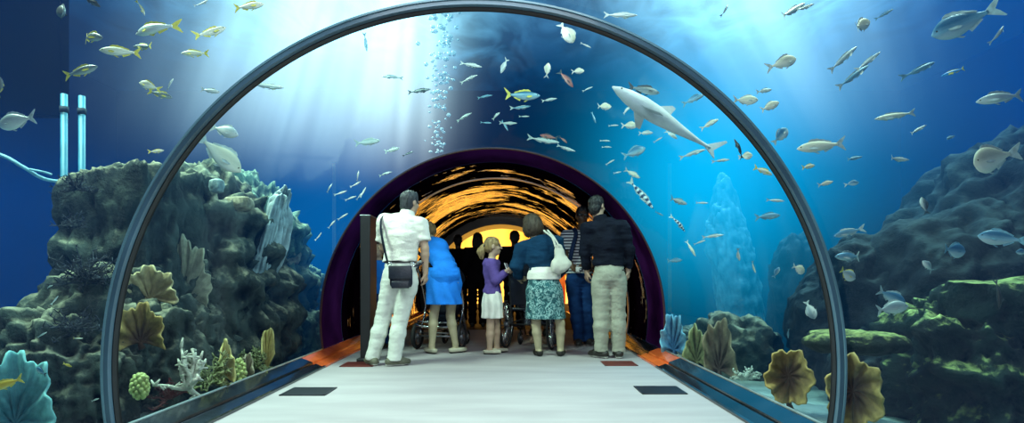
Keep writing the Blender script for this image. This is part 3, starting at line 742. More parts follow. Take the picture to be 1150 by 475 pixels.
# --- the woman in the blue dress, bent over the pushchair
p = Person('woman in bright blue dress bending forward over the pushchair', 498, .01035, 1.66,
    dict(head=(475.5, 256.5, .46), neck=(479, 265.5, .36), chest=(487, 281, .22), waist=(498, 296, .08), pelvis=(500, 308, -.02), shL=(474, 276, .38), shR=(493, 275, .20),
         elL=(473, 294, .48), elR=(494, 296, .44), wrL=(478, 309, .50), wrR=(506, 309, .42), hipL=(492, 318), hipR=(508, 318),
         knL=(487, 354, .03), knR=(505, 355, .08), anL=(485, 389, .0), anR=(511, 387, .05)),
    yaw=-35, pitch=-35, fem=True, feet=(-38, 50), hands=((.1, .9, -.3), (.1, .9, -.3)), skin='skin_leg')
p.hair('bun', 'hair_blond')
p.top('dress_top', 'blue_cloth', .018, .80, 'short', .05, nz=.010, hemg=-.03)
p.skirt('blue_cloth', 1.0, .575, .182, .205, 'dress_skirt', 7, .012, cx=0.0); p.shoes('shoe_pale', 'shoe_dark', True)

# --- the girl in the purple cardigan, seen from the side
p = Person('girl in purple cardigan and white skirt with a blond ponytail', 553, .01035, 1.39,
    dict(head=(553.5, 276.5), neck=(552, 289), chest=(552, 303), waist=(553, 319), pelvis=(553, 331), shL=(553, 296, .125), shR=(552, 296, -.125),
         elL=(559, 314, .15), elR=(557, 314, -.15), wrL=(570, 304, .05), wrR=(568, 305, -.08), hipL=(554, 338, .07), hipR=(552, 338, -.07),
         knL=(557, 366, .07), knR=(551, 367, -.06), anL=(558, 391.5, .09), anR=(550, 392, -.07)),
    yaw=82, pitch=0, fem=True, feet=(80, 88), hands=((.8, 0, .4), (.8, .1, .4)), hn=((0, -1, .2), (0, 1, .2)), skin='skin_light', sx=.72, sy=1, head=.092, h=.0075)
p.hair('pony', 'hair_blond'); p.top('cardigan', 'purple_cloth', .022, .70, 'long', .05, nz=.010, cuff=.9, hemg=.005)
p.skirt('white_cloth', .73, .415, .135, .165, 'skirt', 12, .012); p.shoes('shoe_pale', 'shoe_dark', True)
G = p
c = wpt(p, 570, 301, 0.0); bk = empty('leaflet', c); tag(bk, 'small white leaflet held by the girl in purple', 'leaflet')
for s in (-1, 1):
    bm = bmesh.new(); bx(bm, (.0, s*.045, .0), (.006, .09, .12), rot=Matrix.Rotation(s*.35, 3, 'Z') @ Matrix.Rotation(-.4, 3, 'Y')); link('page', from_bm('page', bm, False), M['white_plastic'], bk)

# --- the woman in the teal cardigan
p = Person('woman in dark teal cardigan and leaf print skirt, cream bag on her shoulder', 612, .01006, 1.66,
    dict(head=(597.5, 252, .06), neck=(602, 266, .02), chest=(607, 285), waist=(611, 303), pelvis=(612, 318), shL=(588, 276, .0), shR=(624, 273, -.01),
         elL=(580, 299, .02), elR=(632, 299, .05), wrL=(583, 313, .20), wrR=(627, 312, .24), hipL=(602, 326), hipR=(622, 326),
         knL=(602, 364, .0), knR=(629, 363, .0), anL=(605, 394, .0), anR=(629.5, 393, .0)),
    yaw=-28, pitch=-8, roll=-6, fem=True, feet=(-12, 12), hands=((.4, .9, .0), (-.4, .9, .0)), skin='skin_leg', chestw=1.1)
p.hair('bob', 'hair_brown'); p.skirt('white_cloth', 1.0, .862, .115, .20, 'blouse', 5, .005); p.top('cardigan', 'teal_cloth', .038, .912, 'long', .05, hemcut=.24, nz=.014, hemg=.02)
p.skirt('teal_print', .925, .42, .150, .222, 'skirt', 9, .006); p.shoes('shoe_dark', 'rubber', True)
W2 = p
c = wpt(p, 627, 290, -.18); bag = empty('tote_bag', c); tag(bag, 'cream canvas tote hanging from the shoulder of the woman in teal', 'bag')
S = SDF((-.2, -.12, -.25), (.2, .12, .25), .007); S.cone((-.012, 0, .10), (.008, 0, -.08), .045, .085, .05, 1, .55); S.cone((-.04, 0, -.10), (.055, 0, -.10), .05, .05, .05, 1, .6)
S.noise(.012, (10, 10, 14), 3.); link('bag_body', S.mesh('tote'), M['cream_bag'], bag)
for dx, dx2 in ((-.07, -.05), (.0, .02)):
    q = smoothpts([Vector((dx2*.6-.02, -.03, .12)), wpt(p, 621+dx*30, 268, -.165)-c, wpt(p, 616+dx*60, 261, -.085)-c, wpt(p, 615+dx*60, 258.5, .0)-c, wpt(p, 617+dx*60, 264, .08)-c], 5)
    strap('strap', [(a, (a-(wpt(p, 612, 285, 0)-c)).normalized()) for a in q], .022, .007, M['cream_bag'], bag)

# --- the man in the striped T-shirt, facing the camera
p = Person('man in navy striped shirt and sunglasses facing the camera, blue jeans', 656, .01156, 1.80,
    dict(head=(653.5, 242.5, -.05), neck=(653.5, 256.5, -.01), chest=(652, 275), waist=(651, 297), pelvis=(651, 310), shL=(637, 265), shR=(668, 265),
         elL=(634, 287, -.02), elR=(672, 287, -.02), wrL=(643, 303, -.20), wrR=(660, 303, -.20), hipL=(644, 318), hipR=(660, 318),
         knL=(647, 349, -.03), knR=(661, 349, -.02), anL=(650, 378, .0), anR=(661, 377, .03)),
    yaw=180, pitch=-4, feet=(190, 165), hands=((.5, -.8, .1), (-.5, -.8, .1)), hn=((.5, .3, .6), (-.5, .3, .6)), skin='skin_dark', curl=.7)
p.hair('short', 'hair_dark'); p.top('striped_shirt', 'striped', .024, .93, 'short', .055, hemg=.01)
p.trousers('denim', .96, .016, .03, .035, .011); p.shoes('shoe_dark', 'sole')
c_, Rm = p.J['head'], p.hd
bm = bmesh.new()
for g in (-1, 1): bx(bm, c_+Rm@A3(g*.034, .097, .006), (.052, .01, .034), bev=.004); tube(bm, [c_+Rm@A3(g*.062, .095, .012), c_+Rm@A3(g*.084, -.01, .008)], .004, 6)
tube(bm, [c_+Rm@A3(-.012, .1, .012), c_+Rm@A3(.012, .1, .012)], .004, 6); link('sunglasses', from_bm('sunglasses', bm), M['black'], p.o)
for x1, x2, x3 in ((644, 645.5, 641), (664, 662, 667)):
    q = smoothpts([wpt(p, x1, 259, .06), wpt(p, x1, 256.5, -.02), wpt(p, x2, 264, -.125), wpt(p, x3, 280, -.165), wpt(p, x3-(2 if x1 < 650 else -2), 292, -.13), wpt(p, x3-(4 if x1 < 650 else -4), 296, -.02)], 5)
    L0 = Vector(p.loc); strap('backpack_strap', [(a-L0, (a-wpt(p, 653, 278, .03)).normalized()) for a in q], .055, .012, M['navy_cloth'], p.o)
c = wpt(p, 649, 303, -.28); cm = empty('camera', c); tag(cm, 'small silver camera held by the man in striped shirt', 'camera')
bm = bmesh.new(); bx(bm, (0, 0, 0), (.12, .04, .065), bev=.008); link('camera_body', from_bm('cb', bm), M['white_plastic'], cm)
bm = bmesh.new(); tube(bm, [(0, -.02, -.004), (0, -.045, -.004)], .024, 18); link('lens', from_bm('lens', bm), M['grey_metal'], cm)
bm = bmesh.new(); bx(bm, (-.035, 0, .036), (.022, .016, .008), bev=.002); link('shutter_button', from_bm('sb', bm), M['chrome'], cm)

# --- the man in the black shirt
p = Person('man in loose black shirt and khaki trousers seen from behind', 684, .0098, 1.83,
    dict(head=(671, 231, .05), neck=(674.5, 246, .02), chest=(681, 270), waist=(684, 291), pelvis=(684, 306), shL=(661, 254.5), shR=(699, 255.5),
         elL=(658, 284, .06), elR=(706, 282, -.01), wrL=(661, 304, .14), wrR=(706.5, 303, .04), hipL=(675, 317), hipR=(693, 317),
         knL=(675, 354, .01), knR=(694, 354, .01), anL=(675, 394, .0), anR=(694.5, 393.5, .0)),
    yaw=42, pitch=-4, roll=-5, feet=(-42, 2), hands=((.0, .2, -1), (.0, .2, -1)), chestw=1.04)
p.hair('short', 'hair_dark'); p.top('shirt', 'black_cloth', .024, 1.01, 'long', .06, nz=.016, cuff=.88, hemg=.012); p.collar('black_cloth')
p.trousers('khaki', 1.06, .018, .028, .036, .008, .07); p.shoes('shoe_dark', 'sole')
bm = bmesh.new(); bx(bm, (wpt(p, 697, 303.5, -.155)-Vector(p.loc)), (.03, .012, .014), bev=.003); link('leather_tab', from_bm('tab', bm), M['shoe_dark'], p.o)

# --- small child half hidden behind the man in white
p = Person('child in blue top standing beyond the white polo man, by the black post', 428, .0112, 1.28,
    dict(head=(425, 279), neck=(425, 291), chest=(426, 304), waist=(427, 320), pelvis=(427, 331), shL=(416.5, 297), shR=(436, 297),
         elL=(415, 314), elR=(438, 314), wrL=(416, 328), wrR=(438, 328), hipL=(422, 338), hipR=(432, 338),
         knL=(422, 362), knR=(432, 362), anL=(422, 385), anR=(432, 385)),
    yaw=180, feet=(180, 180), hands=((0, 0, -1), (0, 0, -1)), skin='skin_light', head=.09)
p.hair('short', 'hair_brown'); p.top('top', 'blue_cloth', .02, .68, 'long', .05); p.trousers('denim', .70, .012, .018, .022); p.shoes('shoe_dark')

# --- dark visitors against the amber light
def silh(label, x, H, long_, k, wide=1.0, yaw=0):
    f = 1/k; t = HY-(H-CZ)*f
    y = lambda z: HY-(z*H/1.75-CZ)*f
    w = lambda v: x+v*H/1.75*f*wide
    p = Person(label, x, k, H, dict(head=(x, y(1.635)), neck=(x, y(1.49)), chest=(x, y(1.3)), waist=(x, y(1.08)), pelvis=(x, y(.95)), shL=(w(-.17), y(1.41)), shR=(w(.17), y(1.41)),
        elL=(w(-.24), y(1.15), .03), elR=(w(.24), y(1.15), .03), wrL=(w(-.2), y(.95), .15), wrR=(w(.2), y(.95), .15), hipL=(w(-.09), y(.9)), hipR=(w(.09), y(.9)),
        knL=(w(-.1), y(.5)), knR=(w(.1), y(.5)), anL=(w(-.1), y(.09)), anR=(w(.1), y(.09))), yaw=yaw, skin='skin_dark', h=.012, fem=long_, hands=((0, .3, -1), (0, .3, -1)))
    p.hair('long' if long_ else 'short', 'hair_dark'); p.top('jacket', 'shade_cloth', .035, .82*H/1.75, 'long', .06); p.trousers('shade_cloth', .98*H/1.75); p.shoes('shoe_dark', 'rubber', h=.009)
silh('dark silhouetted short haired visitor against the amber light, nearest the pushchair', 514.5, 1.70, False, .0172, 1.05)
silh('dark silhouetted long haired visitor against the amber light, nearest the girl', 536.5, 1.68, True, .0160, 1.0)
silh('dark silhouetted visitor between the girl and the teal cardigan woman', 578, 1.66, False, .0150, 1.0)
# ================================================================ pushchair, wheelchair, black post
def wheel_parts(parent, c, r, t, axis='x', spokes=5, hub=.035, m_rim='grey_metal'):
    bm = bmesh.new(); tube(bm, circ(c, r-t, axis, 40), t, 10, True); w = link('wheel', from_bm('tyre', bm), M['rubber'], parent)
    bm = bmesh.new(); tube(bm, circ(c, r-2.1*t, axis, 36), t*.45, 8, True)
    ax = Vector((1, 0, 0)) if axis == 'x' else Vector((0, 1, 0))
    for i in range(spokes):
        a = 2*PI*i/spokes; d = Vector((0, math.cos(a), math.sin(a))) if axis == 'x' else Vector((math.cos(a), 0, math.sin(a)))
        tube(bm, [Vector(c)+d*hub*.6, Vector(c)+d*(r-2.1*t)], .006 if spokes > 8 else .011, 6)
    link('rim', from_bm('rim', bm), M[m_rim], w)
    bm = bmesh.new(); tube(bm, [Vector(c)-ax*.03, Vector(c)+ax*.03], hub, 16); link('hub', from_bm('hub', bm), M['grey_metal'], w)
    return w
d0 = 6.98; k0 = d0/F
st = empty('pushchair', ((493-HX)*k0, d0, 0)); tag(st, 'black and silver pushchair in front of the woman in the blue dress', 'pushchair')
st.rotation_euler = (0, 0, math.radians(-14))
for sx in (-1, 1): wheel_parts(st, (sx*.285, 0, .165), .165, .028, 'x', 5)
for sx in (-1, 1): wheel_parts(st, (sx*.15, .62, .10), .10, .022, 'x', 5)
bm = bmesh.new(); tube(bm, [(-.27, 0, .165), (.27, 0, .165)], .014, 10); tube(bm, [(-.22, .03, .2), (.22, .03, .2)], .01); link('axle', from_bm('axle', bm), M['grey_metal'], st)
bm = bmesh.new()
for sx in (-1, 1):
    tube(bm, smoothpts([(sx*.24, -.02, .20), (sx*.25, .18, .50), (sx*.25, .05, .82), (sx*.245, -.10, 1.02)], 6), .015, 10)
    tube(bm, smoothpts([(sx*.25, .14, .48), (sx*.19, .42, .30), (sx*.15, .62, .12)], 6), .015, 10)
link('frame', from_bm('frame', bm), M['chrome'], st)
bm = bmesh.new(); tube(bm, smoothpts([(-.245, -.10, 1.02), (-.20, -.14, 1.07), (0, -.15, 1.075), (.20, -.14, 1.07), (.245, -.10, 1.02), (.255, -.05, .94)], 6), .019, 10); link('handle', from_bm('handle', bm), M['white_plastic'], st)
bm = bmesh.new(); tube(bm, smoothpts([(-.25, -.05, .34), (-.22, -.13, .30), (0, -.16, .29), (.22, -.13, .30), (.25, -.05, .34)], 8), .016, 10)
tube(bm, smoothpts([(-.25, -.02, .38), (-.2, -.10, .35), (0, -.13, .34), (.2, -.10, .35), (.25, -.02, .38)], 8), .012, 10); link('bumper_bar', from_bm('bumper', bm), M['chrome'], st)
S = SDF((-.33, -.2, .2), (.33, .6, 1.1), .012); S.ell((0, .14, .36), (.22, .22, .08), .03); S.cut((0, 0, 1), .42); link('basket', S.mesh('basket'), M['black_cloth'], st)
S = SDF((-.33, -.2, .2), (.33, .7, 1.1), .012); S.cone((-.12, .0, .88), (-.12, .22, .50), .10, .10, .05, 1, .7); S.cone((.12, .0, .88), (.12, .22, .50), .10, .10, .05, 1, .7); S.cone((0, .2, .5), (0, .5, .5), .15, .13, .05); S.noise(.01, (9, 9, 9))
link('seat', S.mesh('seat'), M['leather'], st)
S = SDF((-.36, -.3, .5), (.36, .6, 1.2), .012); S.ell((0, .2, .80), (.265, .30, .27), .02); S.ell((0, .3, .72), (.23, .32, .24), .02, sub=True); S.cut((0, .5, -1), -.72); link('canopy', S.mesh('canopy'), M['black_cloth'], st)

d0 = 7.05; k0 = d0/F
wc = empty('wheelchair', ((594-HX)*k0, d0, 0), math.radians(-16)); tag(wc, 'black wheelchair between the girl and the teal cardigan woman', 'wheelchair')
for sx in (-1, 1):
    w = wheel_parts(wc, (sx*.29, 0, .30), .30, .016, 'x', 20, .03, 'chrome')
    bm = bmesh.new(); tube(bm, circ((sx*.325, 0, .30), .255, 'x', 40), .008, 8, True); link('push_rim', from_bm('push_rim', bm), M['chrome'], w)
for sx in (-1, 1): wheel_parts(wc, (sx*.22, .42, .09), .09, .018, 'x', 5)
bm = bmesh.new()
for sx in (-1, 1):
    tube(bm, smoothpts([(sx*.23, -.22, .95), (sx*.23, -.10, .93), (sx*.23, -.06, .85), (sx*.23, .0, .48), (sx*.23, .0, .3)], 6), .013, 10)
    tube(bm, smoothpts([(sx*.23, .0, .48), (sx*.23, .38, .48), (sx*.22, .44, .40), (sx*.18, .56, .12)], 6), .013, 10)
    tube(bm, [(sx*.23, .0, .30), (sx*.22, .42, .22), (sx*.22, .42, .10)], .012, 8)
tube(bm, [(-.23, 0, .3), (.23, .0, .3)], .012); tube(bm, [(-.23, .1, .32), (.23, .3, .46)], .010); tube(bm, [(.23, .1, .32), (-.23, .3, .46)], .010)
link('frame', from_bm('frame', bm), M['black'], wc)
for sx in (-1, 1):
    bm = bmesh.new(); tube(bm, [(sx*.23, -.235, .955), (sx*.23, -.12, .935)], .02, 12); link('grip', from_bm('grip', bm), M['rubber'], wc)
    bm = bmesh.new(); bx(bm, (sx*.245, .14, .68), (.05, .32, .035), bev=.012); link('armrest', from_bm('armrest', bm), M['leather'], wc)
    bm = bmesh.new(); bx(bm, (sx*.09, .60, .11), (.15, .16, .012), bev=.004); link('footrest', from_bm('footrest', bm), M['black'], wc)
bm = bmesh.new(); bx(bm, (0, .2, .49), (.44, .42, .035), bev=.012); link('seat', from_bm('seat', bm), M['leather'], wc)
bm = bmesh.new(); bx(bm, (0, -.045, .72), (.44, .03, .36), bev=.012, rot=Matrix.Rotation(.12, 3, 'X')); link('backrest', from_bm('backrest', bm), M['leather'], wc)
# the seated visitor
def J_(x, z, y): return (HX + x/k0, HY-(z-CZ)/k0, y)
ws = wc.location; root = 594
def q(x, z, y):
    a = math.radians(-16); return (root + (x*math.cos(a)-y*math.sin(a))/k0, HY-(z-CZ)/k0, x*math.sin(a)+y*math.cos(a))
p = Person('visitor in dark top and grey printed skirt sitting in the wheelchair', root, k0, 1.60,
    dict(head=q(0, 1.22, .16), neck=q(0, 1.09, .11), chest=q(0, .92, .10), waist=q(0, .72, .10), pelvis=q(0, .63, .12), shL=q(-.17, 1.03, .10), shR=q(.17, 1.03, .10),
         elL=q(-.245, .80, .14), elR=q(.245, .80, .14), wrL=q(-.23, .745, .34), wrR=q(.23, .745, .34), hipL=q(-.09, .60, .16), hipR=q(.09, .60, .16),
         knL=q(-.10, .59, .54), knR=q(.10, .59, .54), anL=q(-.09, .18, .58), anR=q(.09, .18, .58)), yaw=16, pitch=-12, fem=True, feet=(16, 16),
    hands=((.2, .9, -.1), (.2, .9, -.1)), skin='skin_light', h=.01)
p.hair('bob', 'hair_dark'); p.top('top', 'black_cloth', .022, .60, 'long', .06)
S = p.sdf(); J = p.J
for a in 'LR': S.cone(J['hip'+a], J['kn'+a], .12, .095, .06); S.cone(J['kn'+a], J['an'+a]+A3(0, .02, .10), .095, .12, .06)
S.noise(.014, (12, 12, 6), 4.); S.cut((0, 0, -1), -.26); S.cut((0, 0, 1), .72); p.add('skirt', S, 'grey_print')
for a in 'LR': J['an'+a] = J['an'+a]
s_, JJ = p.s, p.J
for i, a in enumerate('LR'):
    f = p.feet[i]; an = J['an'+a]; dv = A3(math.sin(f), math.cos(f), 0); g = A3(an[0], an[1], .15)
    S = SDF(g-.22, g+.22, .008); S.cone(g-dv*.05, g+dv*.12, .044, .036, .03); S.cone(an, g-dv*.02, .045, .046, .02); S.cut((0, 0, 1), .21); S.cut((0, 0, -1), -.119)
    p.add('shoe', S, 'shoe_dark')

# --- the black post at the tunnel mouth
po = empty('black_post', px(414, 311, 6.12)*np.array([1, 1, 0])); tag(po, 'tall black post at the mouth of the dark tunnel beside the white polo man', 'post')
bm = bmesh.new(); bx(bm, (0, 0, .785), (.105, .30, 1.49), bev=.008); link('post_panel', from_bm('panel', bm, False), M['black'], po)
bm = bmesh.new(); bx(bm, (0, 0, .02), (.16, .40, .04), bev=.01); link('base_plate', from_bm('base', bm, False), M['black'], po)
bm = bmesh.new(); bx(bm, (0, 0, 1.535), (.115, .31, .012), bev=.004); link('cap', from_bm('cap', bm, False), M['grey_metal'], po)
# ================================================================ the reef
def rock_mat(name, dark, mid, pale, top=.55, sc=2.2, bump=.9, lo=.3):
    m, nt, out = newmat(name)
    g = nd(nt, 'NewGeometry'); P = g.outputs['Position']
    n1 = nd(nt, 'TexNoise', {0: P, 'Scale': sc, 'Detail': 8.0, 'Roughness': .62})
    n2 = nd(nt, 'TexNoise', {0: P, 'Scale': sc*6, 'Detail': 6.0, 'Roughness': .65})
    vo = nd(nt, 'TexVoronoi', {0: nd(nt, 'Mapping', {0: P, 'Scale': (1, 1, .6)}), 'Scale': sc*3.2})
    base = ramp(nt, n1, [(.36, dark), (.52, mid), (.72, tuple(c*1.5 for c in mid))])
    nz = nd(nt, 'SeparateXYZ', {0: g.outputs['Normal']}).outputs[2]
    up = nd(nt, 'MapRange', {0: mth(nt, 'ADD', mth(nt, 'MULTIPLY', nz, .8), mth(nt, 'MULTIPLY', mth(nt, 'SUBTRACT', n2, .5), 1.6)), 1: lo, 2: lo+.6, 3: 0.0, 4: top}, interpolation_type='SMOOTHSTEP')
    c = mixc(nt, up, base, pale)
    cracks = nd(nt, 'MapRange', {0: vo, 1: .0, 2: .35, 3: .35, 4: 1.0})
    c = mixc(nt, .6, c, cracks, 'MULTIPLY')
    pt = nd(nt, 'MapRange', {0: g.outputs['Pointiness'], 1: .44, 2: .56, 3: .12, 4: 1.9})  # shade in hollows and light on ridges put into the colour
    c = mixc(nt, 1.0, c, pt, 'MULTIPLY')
    h = mth(nt, 'ADD', mth(nt, 'MULTIPLY', n2, .7), mth(nt, 'MULTIPLY', vo, .5))
    bp = nd(nt, 'Bump', {'Height': h, 'Strength': bump, 'Distance': .06})
    b = nd(nt, 'BsdfPrincipled', {'Base Color': c, 'Roughness': .85, 'Normal': bp, 'Specular IOR Level': .25}); nt.links.new(b.outputs[0], out.inputs[0]); return m
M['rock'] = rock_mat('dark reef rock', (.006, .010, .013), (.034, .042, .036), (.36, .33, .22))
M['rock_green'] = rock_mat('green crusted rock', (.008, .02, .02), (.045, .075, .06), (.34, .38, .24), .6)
M['rock_dark'] = rock_mat('dark slope rock', (.002, .003, .005), (.007, .010, .013), (.07, .08, .08), .45, 1.2)  # near-black rock tones for the slope
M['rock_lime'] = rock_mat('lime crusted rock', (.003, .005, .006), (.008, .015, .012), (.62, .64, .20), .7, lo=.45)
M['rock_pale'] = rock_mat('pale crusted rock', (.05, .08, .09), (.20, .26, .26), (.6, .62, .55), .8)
M['spire'] = rock_mat('blue grey reflection tones', (.02, .05, .06), (.08, .12, .13), (.28, .32, .31), .7)  # tones of a pale reflection in the acrylic
M['streaked'] = rock_mat('white streaked reflection', (.07, .10, .11), (.30, .36, .37), (.8, .82, .78), .8)  # tones of a smeared white reflection in the acrylic
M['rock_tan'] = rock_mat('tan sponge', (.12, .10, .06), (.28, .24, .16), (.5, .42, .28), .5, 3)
def clear_tunnel(v, r=R+.14):
    dx, dz = v[:, 0]-AX, v[:, 2]-AZ; q = np.hypot(dx, dz); inn = (q < r)
    low = v[:, 2] < .1
    sgn = np.sign(np.where(np.abs(dx) < 1e-6, 1, dx).mean())
    s_ = r/np.maximum(q, 1e-6)
    v[:, 0] = np.where(inn, AX+dx*s_, v[:, 0]); v[:, 2] = np.where(inn, AZ+dz*s_, v[:, 2])
    hw = R*math.cos(th0)+.15
    b = (v[:, 2] < .45) & (np.abs(v[:, 0]-AX) < hw); v[:, 0] = np.where(b, AX+sgn*hw, v[:, 0])
    return v
_ico = {}
def ico(n):
    if n not in _ico:
        bm = bmesh.new(); bmesh.ops.create_icosphere(bm, subdivisions=n, radius=1)
        _ico[n] = (np.array([v.co[:] for v in bm.verts]), [tuple(v.index for v in f.verts) for f in bm.faces]); bm.free()
    return _ico[n]
def rock(name, label, c, s, seed, m='rock', rough=.32, boxy=.35, sub=6, flat=None, ledges=.0, cat='rock', group=None, lean=0, det=1.0, flute=0):
    n, f = ico(sub); n = n.copy(); s = np.array(s, float); c = np.array(c, float)
    mx = np.abs(n).max(1)[:, None]; d = n*(1-boxy)+boxy*n/mx*.85
    P = d*s
    w = 1+rough*(fbm(P[:, 0]*1.7+seed, P[:, 1]*1.7+seed*2, P[:, 2]*1.7, 4)*1.5 - .9*np.abs(fbm(P[:, 0]*2.6+seed+9, P[:, 1]*2.6, P[:, 2]*2.2+seed, 4)))
    P = P*w[:, None]
    P += n*(.20*(.5-np.abs(fbm(P[:, 0]*5+seed, P[:, 1]*5, P[:, 2]*4, 5)*1.6))**1 + .07*(det if det > .5 else 0)*(.4-np.abs(fbm(P[:, 0]*17, P[:, 1]*17, P[:, 2]*17+seed, 3)*1.5)))[:, None]*min(1, s.min()*1.8)*det
    if flute: P += n*(flute*fbm(P[:, 0]*13+seed, P[:, 1]*13, P[:, 2]*1.6, 3))[:, None]*2*(np.abs(n[:, 2]) < .97)[:, None]
    if ledges:
        st = np.sin((P[:, 2]+.15*fbm(P[:, 0]*2, P[:, 1]*2, P[:, 2]+seed, 3))*2*PI/.32); P[:, :2] *= (1+ledges*st)[:, None]
    if flat is not None:
        t = s[2]*flat+.06*fbm(P[:, 0]*4+seed, P[:, 1]*4, P[:, 0]*0, 3); P[:, 2] = np.where(P[:, 2] > t, t+(P[:, 2]-t)*.18, P[:, 2])
    P[:, 0] += lean*P[:, 2]
    v = clear_tunnel(P+c)
    base = A3(c[0], c[1], max(0, c[2]-s[2])); o = link(name, mesh_np(name, v-base, f), M[m], None, base)
    return tag(o, label, cat, group)
def at(x, y, d, z=None):
    q = px(x, y, d)
    if z is not None: q[2] = z
    return q
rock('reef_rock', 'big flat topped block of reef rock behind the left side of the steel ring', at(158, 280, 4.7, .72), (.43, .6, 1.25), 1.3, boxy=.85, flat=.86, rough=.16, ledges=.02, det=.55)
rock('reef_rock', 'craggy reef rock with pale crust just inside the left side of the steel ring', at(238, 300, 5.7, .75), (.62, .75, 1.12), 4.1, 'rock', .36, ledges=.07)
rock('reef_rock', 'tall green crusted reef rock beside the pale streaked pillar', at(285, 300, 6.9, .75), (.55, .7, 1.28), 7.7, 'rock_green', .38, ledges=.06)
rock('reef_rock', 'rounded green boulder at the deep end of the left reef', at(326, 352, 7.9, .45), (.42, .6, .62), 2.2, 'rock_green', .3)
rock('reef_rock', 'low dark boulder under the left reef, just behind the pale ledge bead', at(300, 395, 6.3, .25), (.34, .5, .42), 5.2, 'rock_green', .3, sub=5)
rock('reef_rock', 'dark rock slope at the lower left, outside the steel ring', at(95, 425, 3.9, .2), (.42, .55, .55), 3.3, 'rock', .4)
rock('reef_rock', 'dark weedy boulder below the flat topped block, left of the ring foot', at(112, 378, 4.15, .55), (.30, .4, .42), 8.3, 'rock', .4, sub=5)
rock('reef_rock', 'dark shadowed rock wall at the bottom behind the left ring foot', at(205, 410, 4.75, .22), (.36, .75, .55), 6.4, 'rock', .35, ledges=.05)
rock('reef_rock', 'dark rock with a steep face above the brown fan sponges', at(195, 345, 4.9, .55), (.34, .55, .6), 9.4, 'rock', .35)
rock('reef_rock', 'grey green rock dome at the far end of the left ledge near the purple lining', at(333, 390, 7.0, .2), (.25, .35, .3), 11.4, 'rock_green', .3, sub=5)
rock('streaked_rock', 'pale streaked pillar standing in for a smeared reflection on the left reef', at(304, 265, 5.75, 1.25), (.10, .2, .70), 3.9, 'streaked', .25, .2, 6, lean=.28, det=.35, flute=.07)  # added shape in place of a smeared reflection in the acrylic
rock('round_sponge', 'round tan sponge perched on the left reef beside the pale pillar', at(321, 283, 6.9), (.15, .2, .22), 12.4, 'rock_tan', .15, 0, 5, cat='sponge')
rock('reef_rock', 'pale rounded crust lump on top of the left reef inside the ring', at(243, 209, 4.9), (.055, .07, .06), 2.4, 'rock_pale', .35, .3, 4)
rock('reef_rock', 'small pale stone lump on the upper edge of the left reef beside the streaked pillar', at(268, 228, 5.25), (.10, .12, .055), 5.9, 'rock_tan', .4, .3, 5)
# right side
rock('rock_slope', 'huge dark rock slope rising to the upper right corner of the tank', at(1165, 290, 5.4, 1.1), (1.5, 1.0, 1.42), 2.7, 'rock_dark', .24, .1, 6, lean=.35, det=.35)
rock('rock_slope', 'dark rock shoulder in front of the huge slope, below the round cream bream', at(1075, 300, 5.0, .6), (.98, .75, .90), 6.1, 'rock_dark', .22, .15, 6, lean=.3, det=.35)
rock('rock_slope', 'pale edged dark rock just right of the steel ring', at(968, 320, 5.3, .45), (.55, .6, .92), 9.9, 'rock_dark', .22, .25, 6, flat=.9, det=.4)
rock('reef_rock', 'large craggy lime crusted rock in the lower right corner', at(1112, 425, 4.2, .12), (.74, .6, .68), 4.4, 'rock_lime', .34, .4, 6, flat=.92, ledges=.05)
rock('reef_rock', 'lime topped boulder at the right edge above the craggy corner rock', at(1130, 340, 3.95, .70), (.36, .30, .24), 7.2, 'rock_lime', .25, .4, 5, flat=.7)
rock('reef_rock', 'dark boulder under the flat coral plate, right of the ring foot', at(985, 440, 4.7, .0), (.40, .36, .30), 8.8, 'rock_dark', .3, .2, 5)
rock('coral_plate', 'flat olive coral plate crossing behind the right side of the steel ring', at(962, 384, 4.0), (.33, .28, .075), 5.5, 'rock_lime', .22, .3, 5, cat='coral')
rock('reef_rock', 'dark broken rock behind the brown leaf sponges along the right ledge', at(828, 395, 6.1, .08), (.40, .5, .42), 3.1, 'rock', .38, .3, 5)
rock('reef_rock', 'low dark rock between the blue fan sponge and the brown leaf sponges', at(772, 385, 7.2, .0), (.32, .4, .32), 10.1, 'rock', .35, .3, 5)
rock('rock_spire', 'pale blue spire standing in for a reflection in the acrylic, right of the walkway', at(826, 300, 9.6, .9), (.40, .45, 1.65), 6.6, 'spire', .25, .1, 6, lean=-.16, det=.5)  # added shape in place of a pale reflection in the acrylic
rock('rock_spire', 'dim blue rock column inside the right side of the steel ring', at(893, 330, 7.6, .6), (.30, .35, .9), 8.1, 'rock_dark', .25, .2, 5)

# ---------------------------------------------------------------- corals and sponges
def coral_mat(name, core, rim, rib=18.0):
    m, nt, out = newmat(name)
    t = nd(nt, 'TexCoord'); sp = nd(nt, 'SeparateXYZ', {0: t.outputs['UV']})
    n = nd(nt, 'TexNoise', {0: nd(nt, 'Mapping', {0: t.outputs['UV'], 'Scale': (rib, 3, 1)}), 'Scale': 1.0, 'Detail': 4.0})
    n2 = nd(nt, 'TexNoise', {0: t.outputs['Object'], 'Scale': 30.0, 'Detail': 4.0})
    f = mth(nt, 'ADD', sp.outputs[1], mth(nt, 'MULTIPLY', mth(nt, 'SUBTRACT', n, .5), .9))
    cr = ramp(nt, f, [(.30, core), (.74, tuple((a*.6+b*.4) for a, b in zip(core, rim))), (1.0, rim)])
    c = mixc(nt, .5, cr, n2.outputs[0], 'OVERLAY')
    bp = nd(nt, 'Bump', {'Height': n, 'Strength': .5, 'Distance': .02})
    b = nd(nt, 'BsdfPrincipled', {'Base Color': c, 'Roughness': .8, 'Normal': bp}); nt.links.new(b.outputs[0], out.inputs[0]); return m
M['c_brown'] = coral_mat('brown cup coral', (.075, .03, .012), (.44, .30, .09))
